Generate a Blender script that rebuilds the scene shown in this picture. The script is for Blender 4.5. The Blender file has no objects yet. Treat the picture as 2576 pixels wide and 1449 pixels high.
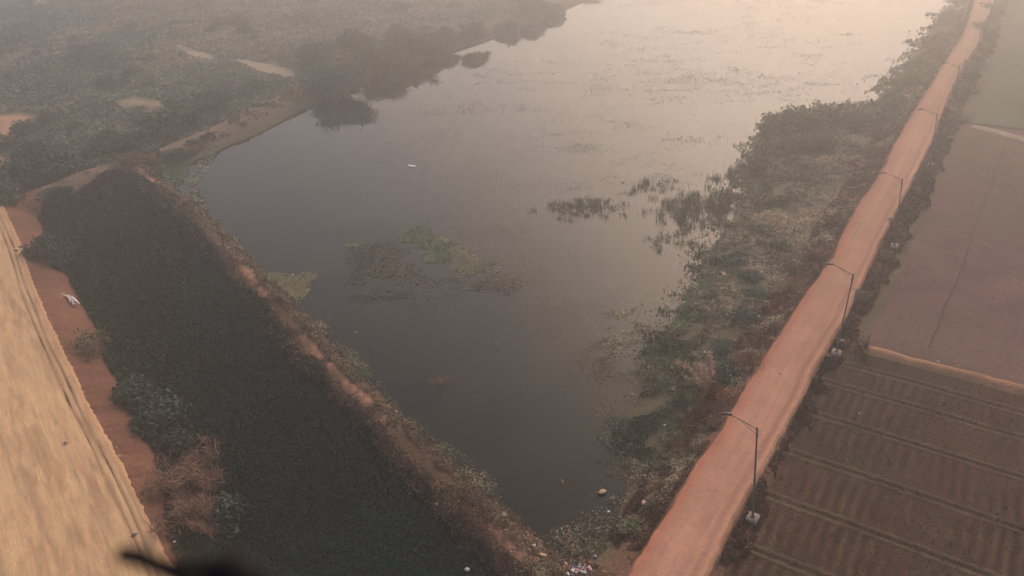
import bpy, math, random
import numpy as np
from mathutils import Vector, Matrix, Quaternion

SC = bpy.context.scene
COL = SC.collection
rnd = random.Random(7)
rng = np.random.default_rng(11)

# ------------------------------------------------------------------ camera
CAM_H, PITCH, ROLL, FPX = 40.0, math.radians(31.0), math.radians(-3.0), 1950.0
W0, H0 = 2576.0, 1449.0
Fv = np.array([0, math.cos(PITCH), -math.sin(PITCH)])
Uv = np.array([0, math.sin(PITCH), math.cos(PITCH)])
Rv = np.array([1.0, 0, 0])
R2 = Rv*math.cos(ROLL) + Uv*math.sin(ROLL)
U2 = -Rv*math.sin(ROLL) + Uv*math.cos(ROLL)
cam = bpy.data.cameras.new('camera')
cam_o = bpy.data.objects.new('camera', cam)
COL.objects.link(cam_o)
cam_o.matrix_world = Matrix(((R2[0], U2[0], -Fv[0], 0), (R2[1], U2[1], -Fv[1], 0), (R2[2], U2[2], -Fv[2], CAM_H), (0, 0, 0, 1)))
cam.sensor_width = 36.0
cam.lens = 36.0*FPX/W0
cam.clip_start = 0.05
cam.clip_end = 4000
cam.dof.use_dof = True
cam.dof.focus_distance = 75
cam.dof.aperture_fstop = 2.2
SC.camera = cam_o

# ------------------------------------------------------------------ sky, sun, exposure
SUN_EL, SUN_AZ = math.radians(33), math.radians(22)      # azimuth clockwise from +Y
w = bpy.data.worlds.new('World'); SC.world = w; w.use_nodes = True
wn = w.node_tree; wn.nodes.clear()
sky = wn.nodes.new('ShaderNodeTexSky'); sky.sky_type = 'NISHITA'; sky.sun_disc = False
sky.sun_elevation = SUN_EL; sky.sun_rotation = SUN_AZ
sky.dust_density = 2.4; sky.air_density = 1.0; sky.ozone_density = 1.0
bgn = wn.nodes.new('ShaderNodeBackground'); bgn.inputs['Strength'].default_value = 0.15
wo = wn.nodes.new('ShaderNodeOutputWorld')
tnt = wn.nodes.new('ShaderNodeMix'); tnt.data_type = 'RGBA'; tnt.blend_type = 'MULTIPLY'; tnt.inputs[0].default_value = 1.0; tnt.inputs[7].default_value = (1.10, .93, .83, 1)     # dust-laden air
wn.links.new(sky.outputs[0], tnt.inputs[6]); wn.links.new(tnt.outputs[2], bgn.inputs['Color']); wn.links.new(bgn.outputs[0], wo.inputs['Surface'])
sl = bpy.data.lights.new('sun', 'SUN'); sl.energy = 1.3; sl.angle = math.radians(10); sl.color = (1.0, 0.83, 0.66)
so = bpy.data.objects.new('sun', sl); COL.objects.link(so)
sd_ = Vector((math.sin(SUN_AZ)*math.cos(SUN_EL), math.cos(SUN_AZ)*math.cos(SUN_EL), math.sin(SUN_EL)))
so.rotation_euler = sd_.to_track_quat('Z', 'Y').to_euler()
SC.view_settings.view_transform = 'Standard'; SC.view_settings.look = 'None'
SC.view_settings.gamma = 1.0; SC.view_settings.exposure = 0.68
SC.cycles.volume_bounces = 1
SC.cycles.use_denoising = True

# ------------------------------------------------------------------ helpers
def at(px, py, z=0.0):
    """the place on the level z that the photo's point (2576 x 1449) shows"""
    u = (px-W0/2)/FPX; v = -(py-H0/2)/FPX
    d = Fv + u*R2 + v*U2
    t = (z-CAM_H)/d[2]
    return np.array([d[0]*t, d[1]*t, z])
def ray(px, py):
    return Fv + (px-W0/2)/FPX*R2 - (py-H0/2)/FPX*U2
def line(pts, z=0.0):
    return np.array([at(x, y, z)[:2] for x, y in pts])
def sst(a, b, x):
    t = np.clip((x-a)/(b-a), 0, 1)
    return t*t*(3-2*t)
def vnoise(x, y, s, seed):
    r = np.random.default_rng(seed).random((256, 256))
    x = np.asarray(x)/s + 511.3; y = np.asarray(y)/s + 377.7
    xi = np.floor(x).astype(int); yi = np.floor(y).astype(int)
    fx = x-xi; fy = y-yi; fx = fx*fx*(3-2*fx); fy = fy*fy*(3-2*fy)
    g = lambda a, b: r[a % 256, b % 256]
    return (g(xi, yi)*(1-fx)+g(xi+1, yi)*fx)*(1-fy) + (g(xi, yi+1)*(1-fx)+g(xi+1, yi+1)*fx)*fy
def fbm(x, y, s, seed, o=4):
    t = 0; a = 1; n = 0
    for k in range(o):
        t = t + a*vnoise(x, y, s/2**k, seed+k); n += a; a *= .55
    return t/n
def pdist(x, y, pl):
    d = np.full(np.shape(x), 1e9)
    for i in range(len(pl)-1):
        a = pl[i]; b = pl[i+1]; e = b-a; L = max((e**2).sum(), 1e-9)
        t = np.clip(((x-a[0])*e[0]+(y-a[1])*e[1])/L, 0, 1)
        d = np.minimum(d, (x-a[0]-t*e[0])**2+(y-a[1]-t*e[1])**2)
    return np.sqrt(d)
def inside(x, y, pg):
    c = np.zeros(np.shape(x), bool); n = len(pg)
    for i in range(n):
        x1, y1 = pg[i]; x2, y2 = pg[(i+1) % n]
        if y1 == y2: continue
        c ^= ((y1 > y) != (y2 > y)) & (x < (x2-x1)*(y-y1)/(y2-y1)+x1)
    return c
def sdist(x, y, pg):
    """positive inside"""
    d = pdist(x, y, np.vstack([pg, pg[:1]]))
    return np.where(inside(x, y, pg), d, -d)
def resample(pl, step):
    seg = np.hypot(*np.diff(pl, axis=0).T); s = np.r_[0, np.cumsum(seg)]
    n = max(2, int(s[-1]/step)); q = np.linspace(0, s[-1], n)
    return np.stack([np.interp(q, s, pl[:, 0]), np.interp(q, s, pl[:, 1])], 1), q
def smooth(pl, k):
    for _ in range(k):
        q = pl.copy(); q[1:-1] = .25*pl[:-2]+.5*pl[1:-1]+.25*pl[2:]; pl = q
    return pl

def mesh(name, v, f, mat, parent=None, attrs=None, sm=False, uv=None):
    """f: array (n,k), or a list of such arrays"""
    me = bpy.data.meshes.new(name)
    v = np.asarray(v, np.float32)
    if isinstance(f, list) and not isinstance(f[0], np.ndarray): f = [np.array(f)]
    fs = [np.asarray(a, np.int32) for a in (f if isinstance(f, list) else [f]) if len(a)]
    me.vertices.add(len(v)); me.vertices.foreach_set('co', v.ravel())
    li = np.concatenate([a.ravel() for a in fs]); tot = np.concatenate([np.full(len(a), a.shape[1], np.int32) for a in fs])
    me.loops.add(len(li)); me.loops.foreach_set('vertex_index', li)
    me.polygons.add(len(tot)); me.polygons.foreach_set('loop_start', np.r_[0, np.cumsum(tot)[:-1]].astype(np.int32))
    me.polygons.foreach_set('loop_total', tot)
    if sm: me.polygons.foreach_set('use_smooth', np.ones(len(tot), bool))
    for k, a in (attrs or {}).items():
        a = np.asarray(a, np.float32)
        if a.ndim == 1:
            me.attributes.new(k, 'FLOAT', 'POINT').data.foreach_set('value', a)
        else:
            c = np.c_[a, np.ones(len(a), np.float32)].astype(np.float32)
            me.attributes.new(k, 'FLOAT_COLOR', 'POINT').data.foreach_set('color', c.ravel())
    me.materials.append(mat); me.update(calc_edges=True)
    o = bpy.data.objects.new(name, me); COL.objects.link(o)
    if parent is not None: o.parent = parent
    return o
def tag(o, label=None, cat=None, group=None, kind=None):
    if label: o['label'] = label
    if cat: o['category'] = cat
    if group: o['group'] = group
    if kind: o['kind'] = kind
    return o
def empty(name, loc, label, cat, group=None, rot=0.0, scale=1.0):
    o = bpy.data.objects.new(name, None); COL.objects.link(o); o.empty_display_size = .2
    o.location = Vector([float(c) for c in loc]); o.rotation_euler = (0, 0, rot); o.scale = (scale,)*3
    return tag(o, label, cat, group)
def copy_tree(o, parent=None):
    c = o.copy(); COL.objects.link(c)
    if parent is not None: c.parent = parent
    for ch in list(o.children): copy_tree(ch, c)
    return c
def gridf(nr, nc):
    i = np.arange((nr-1)*(nc-1)); r = i//(nc-1); c = i % (nc-1); a = r*nc+c
    return np.stack([a, a+1, a+nc+1, a+nc], 1)

# ------------------------------------------------------------------ materials
def new_mat(name, rough=.9, spec=.2):
    m = bpy.data.materials.new(name); m.use_nodes = True
    b = m.node_tree.nodes['Principled BSDF']
    b.inputs['Roughness'].default_value = rough; b.inputs['Specular IOR Level'].default_value = spec
    return m, m.node_tree, b
def earth_mat(name, ns=2.0, amt=.35, bump=.3, bs=6.0, rough=.95, streak=None):
    """colour from the sheet's own soil colours, broken up by fine noise"""
    m, t, b = new_mat(name, rough, .1)
    a = t.nodes.new('ShaderNodeAttribute'); a.attribute_name = 'col'
    tc = t.nodes.new('ShaderNodeTexCoord')
    n = t.nodes.new('ShaderNodeTexNoise'); n.inputs['Scale'].default_value = ns; n.inputs['Detail'].default_value = 6; n.inputs['Roughness'].default_value = .7
    t.links.new(tc.outputs['Object'], n.inputs['Vector'])
    mr = t.nodes.new('ShaderNodeMapRange'); mr.inputs[1].default_value = .25; mr.inputs[2].default_value = .75
    mr.inputs[3].default_value = 1-amt; mr.inputs[4].default_value = 1+amt
    t.links.new(n.outputs['Fac'], mr.inputs[0]); fac = mr.outputs[0]
    if streak:                                            # drag marks along the way people drive
        mp = t.nodes.new('ShaderNodeMapping'); mp.vector_type = 'TEXTURE'; mp.inputs['Rotation'].default_value = (0, 0, streak[0]); mp.inputs['Scale'].default_value = (streak[1], streak[2], 1)
        n3 = t.nodes.new('ShaderNodeTexNoise'); n3.inputs['Scale'].default_value = 1; n3.inputs['Detail'].default_value = 5; n3.inputs['Roughness'].default_value = .65
        t.links.new(tc.outputs['Object'], mp.inputs[0]); t.links.new(mp.outputs[0], n3.inputs['Vector'])
        m3 = t.nodes.new('ShaderNodeMapRange'); m3.inputs[1].default_value = .3; m3.inputs[2].default_value = .7; m3.inputs[3].default_value = 1-streak[3]; m3.inputs[4].default_value = 1+streak[3]*.6
        t.links.new(n3.outputs['Fac'], m3.inputs[0]); mm = t.nodes.new('ShaderNodeMath'); mm.operation = 'MULTIPLY'
        t.links.new(fac, mm.inputs[0]); t.links.new(m3.outputs[0], mm.inputs[1]); fac = mm.outputs[0]
    vm = t.nodes.new('ShaderNodeVectorMath'); vm.operation = 'SCALE'
    t.links.new(a.outputs['Color'], vm.inputs[0]); t.links.new(fac, vm.inputs['Scale'])
    t.links.new(vm.outputs[0], b.inputs['Base Color'])
    n2 = t.nodes.new('ShaderNodeTexNoise'); n2.inputs['Scale'].default_value = bs; n2.inputs['Detail'].default_value = 5
    t.links.new(tc.outputs['Object'], n2.inputs['Vector'])
    bp = t.nodes.new('ShaderNodeBump'); bp.inputs['Strength'].default_value = bump; bp.inputs['Distance'].default_value = .2
    t.links.new(n2.outputs['Fac'], bp.inputs['Height']); t.links.new(bp.outputs[0], b.inputs['Normal'])
    return m
def leaf_mat(name, c1, c2, c3=None, rough=.7):
    m, t, b = new_mat(name, rough, .15)
    a = t.nodes.new('ShaderNodeAttribute'); a.attribute_name = 'tint'
    r = t.nodes.new('ShaderNodeValToRGB'); e = r.color_ramp.elements
    e[0].color = (*c1, 1); e[1].color = (*c2, 1)
    if c3: x = e.new(1.0); e[1].position = .55; x.color = (*c3, 1)
    t.links.new(a.outputs['Fac'], r.inputs[0]); t.links.new(r.outputs[0], b.inputs['Base Color'])
    return m
def plain_mat(name, c, rough=.6, spec=.3, ns=8, amt=.2, metal=0):
    m, t, b = new_mat(name, rough, spec); b.inputs['Metallic'].default_value = metal
    tc = t.nodes.new('ShaderNodeTexCoord')
    n = t.nodes.new('ShaderNodeTexNoise'); n.inputs['Scale'].default_value = ns; n.inputs['Detail'].default_value = 4
    t.links.new(tc.outputs['Object'], n.inputs['Vector'])
    r = t.nodes.new('ShaderNodeValToRGB'); e = r.color_ramp.elements
    e[0].position = .3; e[1].position = .7
    e[0].color = (*[x*(1-amt) for x in c], 1); e[1].color = (*[min(1, x*(1+amt)) for x in c], 1)
    t.links.new(n.outputs['Fac'], r.inputs[0]); t.links.new(r.outputs[0], b.inputs['Base Color'])
    return m

# ------------------------------------------------------------------ the lie of the land (lines read off the photo, on their own levels)
ROAD_L = [(1500,1600),(1580,1447),(1643,1337),(1698,1259),(1738,1187),(1805,1095),(1888,954),(1930,888),(1977,817),(2017,752),(2040,722),(2092,652),(2127,575),(2164,507),(2202,455),(2227,412),(2251,361),(2302,275),(2342,215),(2382,150),(2422,90),(2440,37),(2452,0),(2470,-60),(2500,-140)]
ROAD_R = [(1715,1600),(1788,1436),(1820,1365),(1848,1312),(1888,1237),(1930,1168),(1975,1084),(2007,1024),(2032,974),(2057,924),(2082,874),(2130,797),(2165,724),(2202,637),(2230,582),(2267,512),(2302,444),(2332,380),(2344,360),(2364,302),(2388,237),(2412,180),(2443,138),(2462,105),(2468,65),(2488,38),(2502,0),(2520,-60),(2545,-140)]
ZR = 1.6
rl, _ = resample(line(ROAD_L, ZR), 1.0); rr, _ = resample(line(ROAD_R, ZR), 1.0)
def arc(pl, n):
    seg = np.hypot(*np.diff(pl, axis=0).T); s = np.r_[0, np.cumsum(seg)]; q = np.linspace(0, s[-1], n)
    return np.stack([np.interp(q, s, pl[:, 0]), np.interp(q, s, pl[:, 1])], 1)
NR = 1100
def run_on(l):
    d = l[6]-l[0]; return np.vstack([l[0]-d/np.hypot(*d)*55, l])
rl = smooth(arc(run_on(line(ROAD_L, ZR)), NR), 30); rr = smooth(arc(run_on(line(ROAD_R, ZR)), NR), 30)
rc = (rl+rr)/2
ROAD_DIR = rc[560]-rc[280]; ROAD_DIR /= np.hypot(*ROAD_DIR)
ROAD_PERP = np.array([-ROAD_DIR[1], ROAD_DIR[0]])            # to the pond side
far_end = rc[-1]+ROAD_DIR*700; near_end = rc[0]-ROAD_DIR*90
rc_ext = np.vstack([near_end, rc[::12], far_end])
ROAD_HW = float(np.median(np.hypot(*(rl-rr).T)))/2

SHORE_R = [(1300,1640),(1380,1445),(1440,1378),(1540,1352),(1578,1237),(1562,1150),(1572,1050),(1600,975),(1638,915),(1658,855),(1703,782),(1738,737),(1766,662),(1785,618),(1830,560),(1850,500),(1880,440),(1902,400),(1908,368),(1940,345),(2010,330),(2100,308),(2157,285),(2207,243),(2250,212),(2277,175),(2307,140),(2337,80),(2357,50),(2400,10),(2430,-60)]
sr = line(SHORE_R, 0.0)
RIGHT = np.vstack([sr, sr[-1]+ROAD_DIR*700, [[860, 860], [860, -100], [0, -100]]])
RIDGE = [(-260,600),(-60,545),(90,488),(200,442),(280,416),(330,404),(420,374),(520,334),(600,299),(700,251),(820,196),(960,146),(1100,104),(1290,42),(1430,-15),(1620,-95)]
rdg = line(RIDGE, 1.5)
rdg_far = rdg[-1]+(rdg[-1]-rdg[-3])*6
SCRUB = np.vstack([rdg, [rdg_far], [[-860, 860], [-860, 20]]])
BUND = [(330,404),(352,425),(375,450),(420,485),(462,514),(500,557),(550,607),(600,657),(656,727),(706,777),(745,827),(779,867),(822,912),(869,957),(919,1002),(949,1040),(994,1078),(1014,1104),(1051,1144),(1100,1193),(1144,1237),(1219,1304),(1269,1357),(1325,1405),(1385,1455),(1440,1530)]
bnd = smooth(resample(line(BUND, .9), .8)[0], 3)
SAND_R = [(-60,330),(-25,440),(0,502),(45,607),(84,723),(125,824),(175,924),(222,1024),(258,1086),(312,1194),(362,1292),(400,1377),(440,1460),(500,1600)]
ZS = 2.0
snd = smooth(resample(line(SAND_R, ZS), .5)[0], 4)
SAND = np.vstack([snd, [[-30, 10], [-90, 10]], [snd[0]+[-45, 10]]])
HYA = [(112,527),(180,502),(250,466),(290,447),(337,444),(380,470),(430,512),(470,557),(525,612),(570,675),(604,722),(669,775),(700,820),(729,865),(784,925),(824,965),(844,1012),(894,1035),(930,1086),(969,1137),(1009,1192),(1074,1227),(1107,1282),(1147,1324),(1194,1377),(1244,1432),(1300,1520),(1330,1640),(450,1640),(470,1449),(445,1400),(432,1330),(420,1230),(395,1150),(350,1100),(300,974),(270,922),(255,850),(215,787),(180,724),(172,697),(140,686),(100,662),(92,637),(117,597),(97,552)]
hya = line(HYA, .15)

def height(x, y):
    x = np.asarray(x, float); y = np.asarray(y, float)
    n1 = fbm(x, y, 9, 3)-.5; n2 = fbm(x, y, 2.2, 21, 3)-.5
    s = sdist(x, y, RIGHT) + n1*2.5
    hr = np.clip(.22*s, -.9, .65) + n1*.25*sst(1, 4, s)
    dr = pdist(x, y, rc_ext)
    right_field = ((x-rc[380][0])*ROAD_PERP[0]+(y-rc[380][1])*ROAD_PERP[1]) < 0
    hr = np.where(right_field & (s > 4), 1.1, hr)
    hr = hr + (1.6-hr)*(1-sst(ROAD_HW-.4, ROAD_HW+np.where(right_field, .9, 2.4), dr))*(s > -3)
    db = pdist(x, y, bnd) + n1*1.2
    hb = np.maximum(.95*(1-sst(.35, 2.0, db)) - .9*sst(1.6, 3.4, db), -.9) + .18*n2*(db < 2.5)
    dg = pdist(x, y, np.vstack([rdg, [rdg_far]])) + n1*1.5
    sc = sdist(x, y, SCRUB)
    hg = 1.6*(1-sst(1.0, 4.6, dg)) - .9*sst(4.2, 6.5, dg)
    hs = np.where(sc > 0, .55+n1*.9, -.9)
    ds = -sdist(x, y, SAND)
    he = np.where(ds < 0, ZS, ZS-.50*ds+.4*n1*sst(0, 2, ds))
    return np.maximum.reduce([hr, hb, hg, hs, he, np.full(x.shape, -.9)])

# ------------------------------------------------------------------ ground sheet
def soil_colour(x, y, h):
    n1 = fbm(x, y, 14, 5)[:, None]; n2 = fbm(x, y, 3, 9)[:, None]; n3 = fbm(x, y, 45, 13)[:, None]
    c = np.array([.105, .088, .052])*(.7+.6*n1) + 0*n2
    mixc = lambda c, k, m: c*(1-m)+np.asarray(k)*m
    m2 = lambda a: np.asarray(a)[:, None]
    sc = m2(sst(-1, 3, sdist(x, y, SCRUB)))
    scrubc = np.array([.075, .083, .050])*(1-sst(.42, .62, n1)) + np.array([.15, .115, .08])*sst(.42, .62, n1)
    scrubc = mixc(scrubc, [.20, .14, .10], .45*sst(.52, .66, n3))
    c = mixc(c, scrubc, sc)
    for pts, col, soft in BARE:                                   # bare soil patches on the scrubland
        pg = line(pts, .6); s = sdist(x, y, pg) + (n1[:, 0]-.5)*5
        c = mixc(c, col, m2(sst(-.5, soft, s)))
    c = mixc(c, np.array([.110, .094, .060])*(.6+.8*n2), m2(sst(-1, 1.5, sdist(x, y, RIGHT))*(pdist(x, y, rc_ext) < 60)))
    dg = pdist(x, y, rdg) + (n1[:, 0]-.5)*2
    pl_ = (1-sst(0, 14, (x-BK_END[0])*BK_DIR[0]+(y-BK_END[1])*BK_DIR[1]))*sst(-60, -50, (x-BK_END[0])*BK_DIR[0]+(y-BK_END[1])*BK_DIR[1])
    c = mixc(c, np.array([.215, .145, .098])*(.6+.7*n2), m2((1-sst(1.8, 4.2, dg))*pl_)*.75)
    db = pdist(x, y, bnd)
    c = mixc(c, np.array([.115, .070, .044])*(.5+1.0*n2), m2(1-sst(2.4, 3.4, db)))
    c = mixc(c, np.array([.45, .225, .148]), m2(1-sst(.15, .75, db+(n2[:, 0]-.5)*1.2))*sst(.42, .62, n2+.35*(n1-.5))*.9)
    ds = -sdist(x, y, SAND)
    c = mixc(c, np.array([.165, .078, .052])*(.6+.8*n2), m2((1-sst(3.8, 5.8, ds+(n1[:, 0]-.5)*3))*(sdist(x, y, SCRUB) < 2)))
    c = mixc(c, np.array([.10, .048, .03]), m2(1-sst(.05, .22, np.abs(ds-.85+.15*(n2[:, 0]-.5)))) * .8)
    c = mixc(c, np.array([.020, .020, .016]), m2(sst(-.2, .8, sdist(x, y, hya)+(n2[:, 0]-.5)*1.2)))
    rs = pdist(x, y, rc_ext)-ROAD_HW
    rside = ((x-rc[380][0])*ROAD_PERP[0]+(y-rc[380][1])*ROAD_PERP[1]) > 0
    c = mixc(c, np.array([.17, .085, .055])*(.6+.8*n2), m2((1-sst(.6, np.where(rside, 3.2, 2.2), rs+(n1[:, 0]-.5)*2))*.8))
    return np.clip(c, .012, .8)
BK_END = at(800, 205, 1.5)[:2]; BK_DIR = at(900, 168, 1.5)[:2]-BK_END; BK_DIR /= np.hypot(*BK_DIR)
BARE = [([(-40,285),(60,280),(112,288),(95,312),(60,335),(20,362),(-40,360)], (.50,.27,.17), 2.5),
        ([(-40,398),(25,400),(48,410),(45,428),(-40,432)], (.40,.20,.13), 2.0),
        ([(285,252),(340,240),(385,246),(435,262),(420,272),(370,264),(310,270)], (.36,.25,.15), 2.5),
        ([(432,112),(452,112),(536,136),(536,152),(470,142)], (.36,.28,.20), 1.6),
        ([(582,146),(602,146),(742,178),(742,196),(660,182)], (.36,.28,.20), 1.6)]
xs = np.r_[-900, -700, -500, -380, -300, np.linspace(-240, -150, 60), np.arange(-148.5, 175, .62), np.linspace(176, 230, 40), 300, 380, 500, 700, 900]
ys = np.r_[-300, -150, -60, 0, np.arange(18, 235, .62), np.linspace(236, 320, 50), 380, 460, 600, 750, 900]
X, Y = np.meshgrid(xs, ys); xf, yf = X.ravel(), Y.ravel()
zf = height(xf, yf)
ground = mesh('ground', np.stack([xf, yf, zf], 1), gridf(len(ys), len(xs)), earth_mat('soil', 2.2, .4, .5, 4.0), attrs={'col': soil_colour(xf, yf, zf)}, sm=True)
tag(ground, 'brown earth of the pond banks and surrounding land', kind='structure')
def hz(x, y):
    return height(np.atleast_1d(x), np.atleast_1d(y))
def put(px, py, z=0.0, it=3):
    p = at(px, py, z)
    for _ in range(it):
        h = float(hz(p[0], p[1])[0]); p = at(px, py, max(h, 0.0))
    return p

# ------------------------------------------------------------------ water
m, t, b = new_mat('pond_water', .05, .5)
b.inputs['IOR'].default_value = 1.22
tc = t.nodes.new('ShaderNodeTexCoord')
n = t.nodes.new('ShaderNodeTexNoise'); n.inputs['Scale'].default_value = .09; n.inputs['Detail'].default_value = 7; n.inputs['Roughness'].default_value = .62
t.links.new(tc.outputs['Object'], n.inputs['Vector'])
r = t.nodes.new('ShaderNodeValToRGB'); e = r.color_ramp.elements
e[0].position = .38; e[0].color = (.004, .008, .008, 1); e[1].position = .70; e[1].color = (.018, .020, .014, 1)
t.links.new(n.outputs['Fac'], r.inputs[0]); t.links.new(r.outputs[0], b.inputs['Base Color'])
n2 = t.nodes.new('ShaderNodeTexNoise'); n2.inputs['Scale'].default_value = 1.6; n2.inputs['Detail'].default_value = 3
t.links.new(tc.outputs['Object'], n2.inputs['Vector'])
bp = t.nodes.new('ShaderNodeBump'); bp.inputs['Strength'].default_value = .05; bp.inputs['Distance'].default_value = .03
t.links.new(n2.outputs['Fac'], bp.inputs['Height']); t.links.new(bp.outputs[0], b.inputs['Normal'])
wv = [(-880, 10, 0), (880, 10, 0), (880, 880, 0), (-880, 880, 0)]
tag(mesh('water', wv, [[0, 1, 2, 3]], m), 'still murky pond water mirroring the pale sky', kind='structure')

# ------------------------------------------------------------------ red dirt road
nc = 27
q = np.linspace(0, 1, nc)
along = np.r_[0, np.cumsum(np.hypot(*np.diff(rc, axis=0).T))]
wl = (fbm(along, along*0, 3.0, 31)-.5)*.32+(fbm(along, along*0, .8, 33)-.5)*.22
wr = (fbm(along, along*0, 2.4, 35)-.5)*.36+(fbm(along, along*0, .7, 37)-.5)*.25
side = (rl-rr)/np.hypot(*(rl-rr).T)[:, None]
L_ = rl+side*wl[:, None]; R_ = rr-side*wr[:, None]
P = R_[:, None, :]*(1-q)[None, :, None] + L_[:, None, :]*q[None, :, None]
A = np.repeat(along[:, None], nc, 1); Q = np.repeat(q[None], NR, 0)
zr = ZR+.05 + .10*(1-(2*Q-1)**2) - .10*(Q < .01) - .10*(Q > .99) + .05*(fbm(P[..., 0], P[..., 1], 2.5, 41)-.5) - .05*np.exp(-((Q-.30)/.06)**2) - .05*np.exp(-((Q-.62)/.06)**2) + .10*np.exp(-((Q-.07)/.035)**2)
st = fbm(A*.12+3, Q*9, 1.0, 43)[..., None]
st2 = fbm(P[..., 0], P[..., 1], 5.0, 47)[..., None]
cr = np.array([.43, .222, .148])*(.82+.36*st)
pale = np.exp(-((Q-.32)/.09)**2)+np.exp(-((Q-.62)/.11)**2)
cr = cr*(1-.35*pale[..., None]) + np.array([.47, .255, .165])*.35*pale[..., None]
edge = sst(.74, .95, Q+.12*(st[..., 0]-.5))[..., None]*.75
cr = cr*(1-edge)+np.array([.39, .150, .092])*edge
rim = np.exp(-((Q-.075)/.04)**2)[..., None]*.5
cr = cr*(1-rim)+np.array([.52, .28, .175])*rim
dk = np.exp(-((Q-.19)/.05)**2)[..., None]*.45
cr = cr*(1-dk*.5)
cr = cr*(.82+.36*st2)*(.90+.20*fbm(P[..., 0], P[..., 1], 1.1, 48)[..., None])
road = mesh('road', np.stack([P[..., 0], P[..., 1], zr], -1).reshape(-1, 3), gridf(NR, nc), earth_mat('red_dirt', 3.0, .16, .25, 9, streak=(math.atan2(ROAD_DIR[1], ROAD_DIR[0]), 5.0, .22, .09)), attrs={'col': np.clip(cr, 0, .8).reshape(-1, 3)}, sm=True)
tag(road, 'red dirt road running past the pond', kind='structure')

# ------------------------------------------------------------------ sand track on the left
sx, sq = resample(snd, .22)
sx = smooth(sx, 20)
dn = np.gradient(sx, axis=0); dn /= np.hypot(*dn.T)[:, None]
nl = np.stack([dn[:, 1], -dn[:, 0]], 1)                     # away from the pond
if np.dot(nl[len(nl)//2], [-1, 0]) < 0: nl = -nl
off = np.r_[-.35, 0, np.arange(.12, 6, .12), np.arange(6.1, 14, .25), np.arange(14.5, 36, 1.0)]
n_s, n_o = len(sx), len(off)
edgew = (fbm(sq, sq*0, 3.0, 51)-.5)*.25+(fbm(sq, sq*0, .9, 52)-.5)*.08
Pt = sx[:, None]+nl[:, None]*(off[None, :, None]+(edgew[:, None]*np.clip(1-off/1.0, 0, 1)[None])[..., None])
V_ = np.repeat(sq[:, None], n_o, 1); U_ = np.repeat(off[None], n_s, 0)
zs = ZS+.05 - .35*(U_ < -.1) - .045*np.exp(-((U_-.62)/.09)**2) - .04*np.exp(-((U_-1.05)/.08)**2) + .12*(fbm(U_*3, V_*.5, 2.0, 53)-.5)
stk = fbm(U_*1.0, V_*.10, .8, 57)[..., None]; stk2 = fbm(U_*1.0, V_*.22, .38, 59)[..., None]; bl = fbm(Pt[..., 0], Pt[..., 1], 1.6, 61)[..., None]
cs = np.array([.62, .400, .215])*(.86+.28*bl)
stk3 = fbm(U_*1.0, V_*.12, .2, 60, 2)[..., None]
dm = sst(.44, .64, stk*.40+stk2*.35+stk3*.25)*.62*(.4+.9*bl)
cs = cs*(1-dm)+np.array([.33, .19, .115])*dm
rut = (np.exp(-((U_-.62+.06*np.sin(V_*.4))/.10)**2)+np.exp(-((U_-1.10+.05*np.sin(V_*.37))/.10)**2))[..., None]*np.clip(.4+1.0*fbm(U_*.1, V_, 3, 63)[..., None], 0, 1)*.95
cs = cs*(1-rut)+np.array([.22, .125, .07])*rut
trk = sum(np.exp(-((U_-u0+.10*np.sin(V_*.23+u0))/.11)**2)*sst(.35, .65, fbm(V_, V_*0+u0, 5, 66)) for u0 in (2.1, 2.55, 3.9, 4.4, 6.2, 7.9, 8.5, 10.6, 12.2))[..., None]*.5
cs = cs*(1-trk)+np.array([.36, .215, .12])*trk
eg = (np.exp(-((U_+.05)/.28)**2)*.6)[..., None]
cs = cs*(1-eg)+np.array([.38, .19, .11])*eg
tag(mesh('sand_track', np.stack([Pt[..., 0], Pt[..., 1], zs], -1).reshape(-1, 3), gridf(n_s, n_o), earth_mat('sand', 5.0, .16, .12, 7, streak=(math.atan2(*(snd[40]-snd[-40])[::-1]), 3.6, .09, .20)), attrs={'col': np.clip(cs, 0, .85).reshape(-1, 3)}, sm=True), 'pale sandy track with wheel ruts on the left bank', kind='structure')

# ------------------------------------------------------------------ fields right of the road
def road_off(d, s0, s1, step):
    """a line beside the road, d metres to its field side"""
    k = np.arange(NR)[(along >= s0) & (along <= s1)]
    return rr[k]-side[k]*d
B0 = at(2117, 861, 1.2)[:2]; B1 = at(2576, 982, 1.2)[:2]
bdir = (B1-B0)/np.hypot(*(B1-B0))                          # along the bund, away from the road
G0 = at(2475, 325, 1.2)[:2]; G1 = at(2576, 352, 1.2)[:2]
gdir = (G1-G0)/np.hypot(*(G1-G0))
def field_grid(o, a, na, la, b_, nb, lb):
    i = np.linspace(0, la, na); j = np.linspace(0, lb, nb)
    Ii, Jj = np.meshgrid(i, j, indexing='ij')
    p = o[None, None]+Ii[..., None]*a+Jj[..., None]*b_
    return Ii, Jj, p
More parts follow.
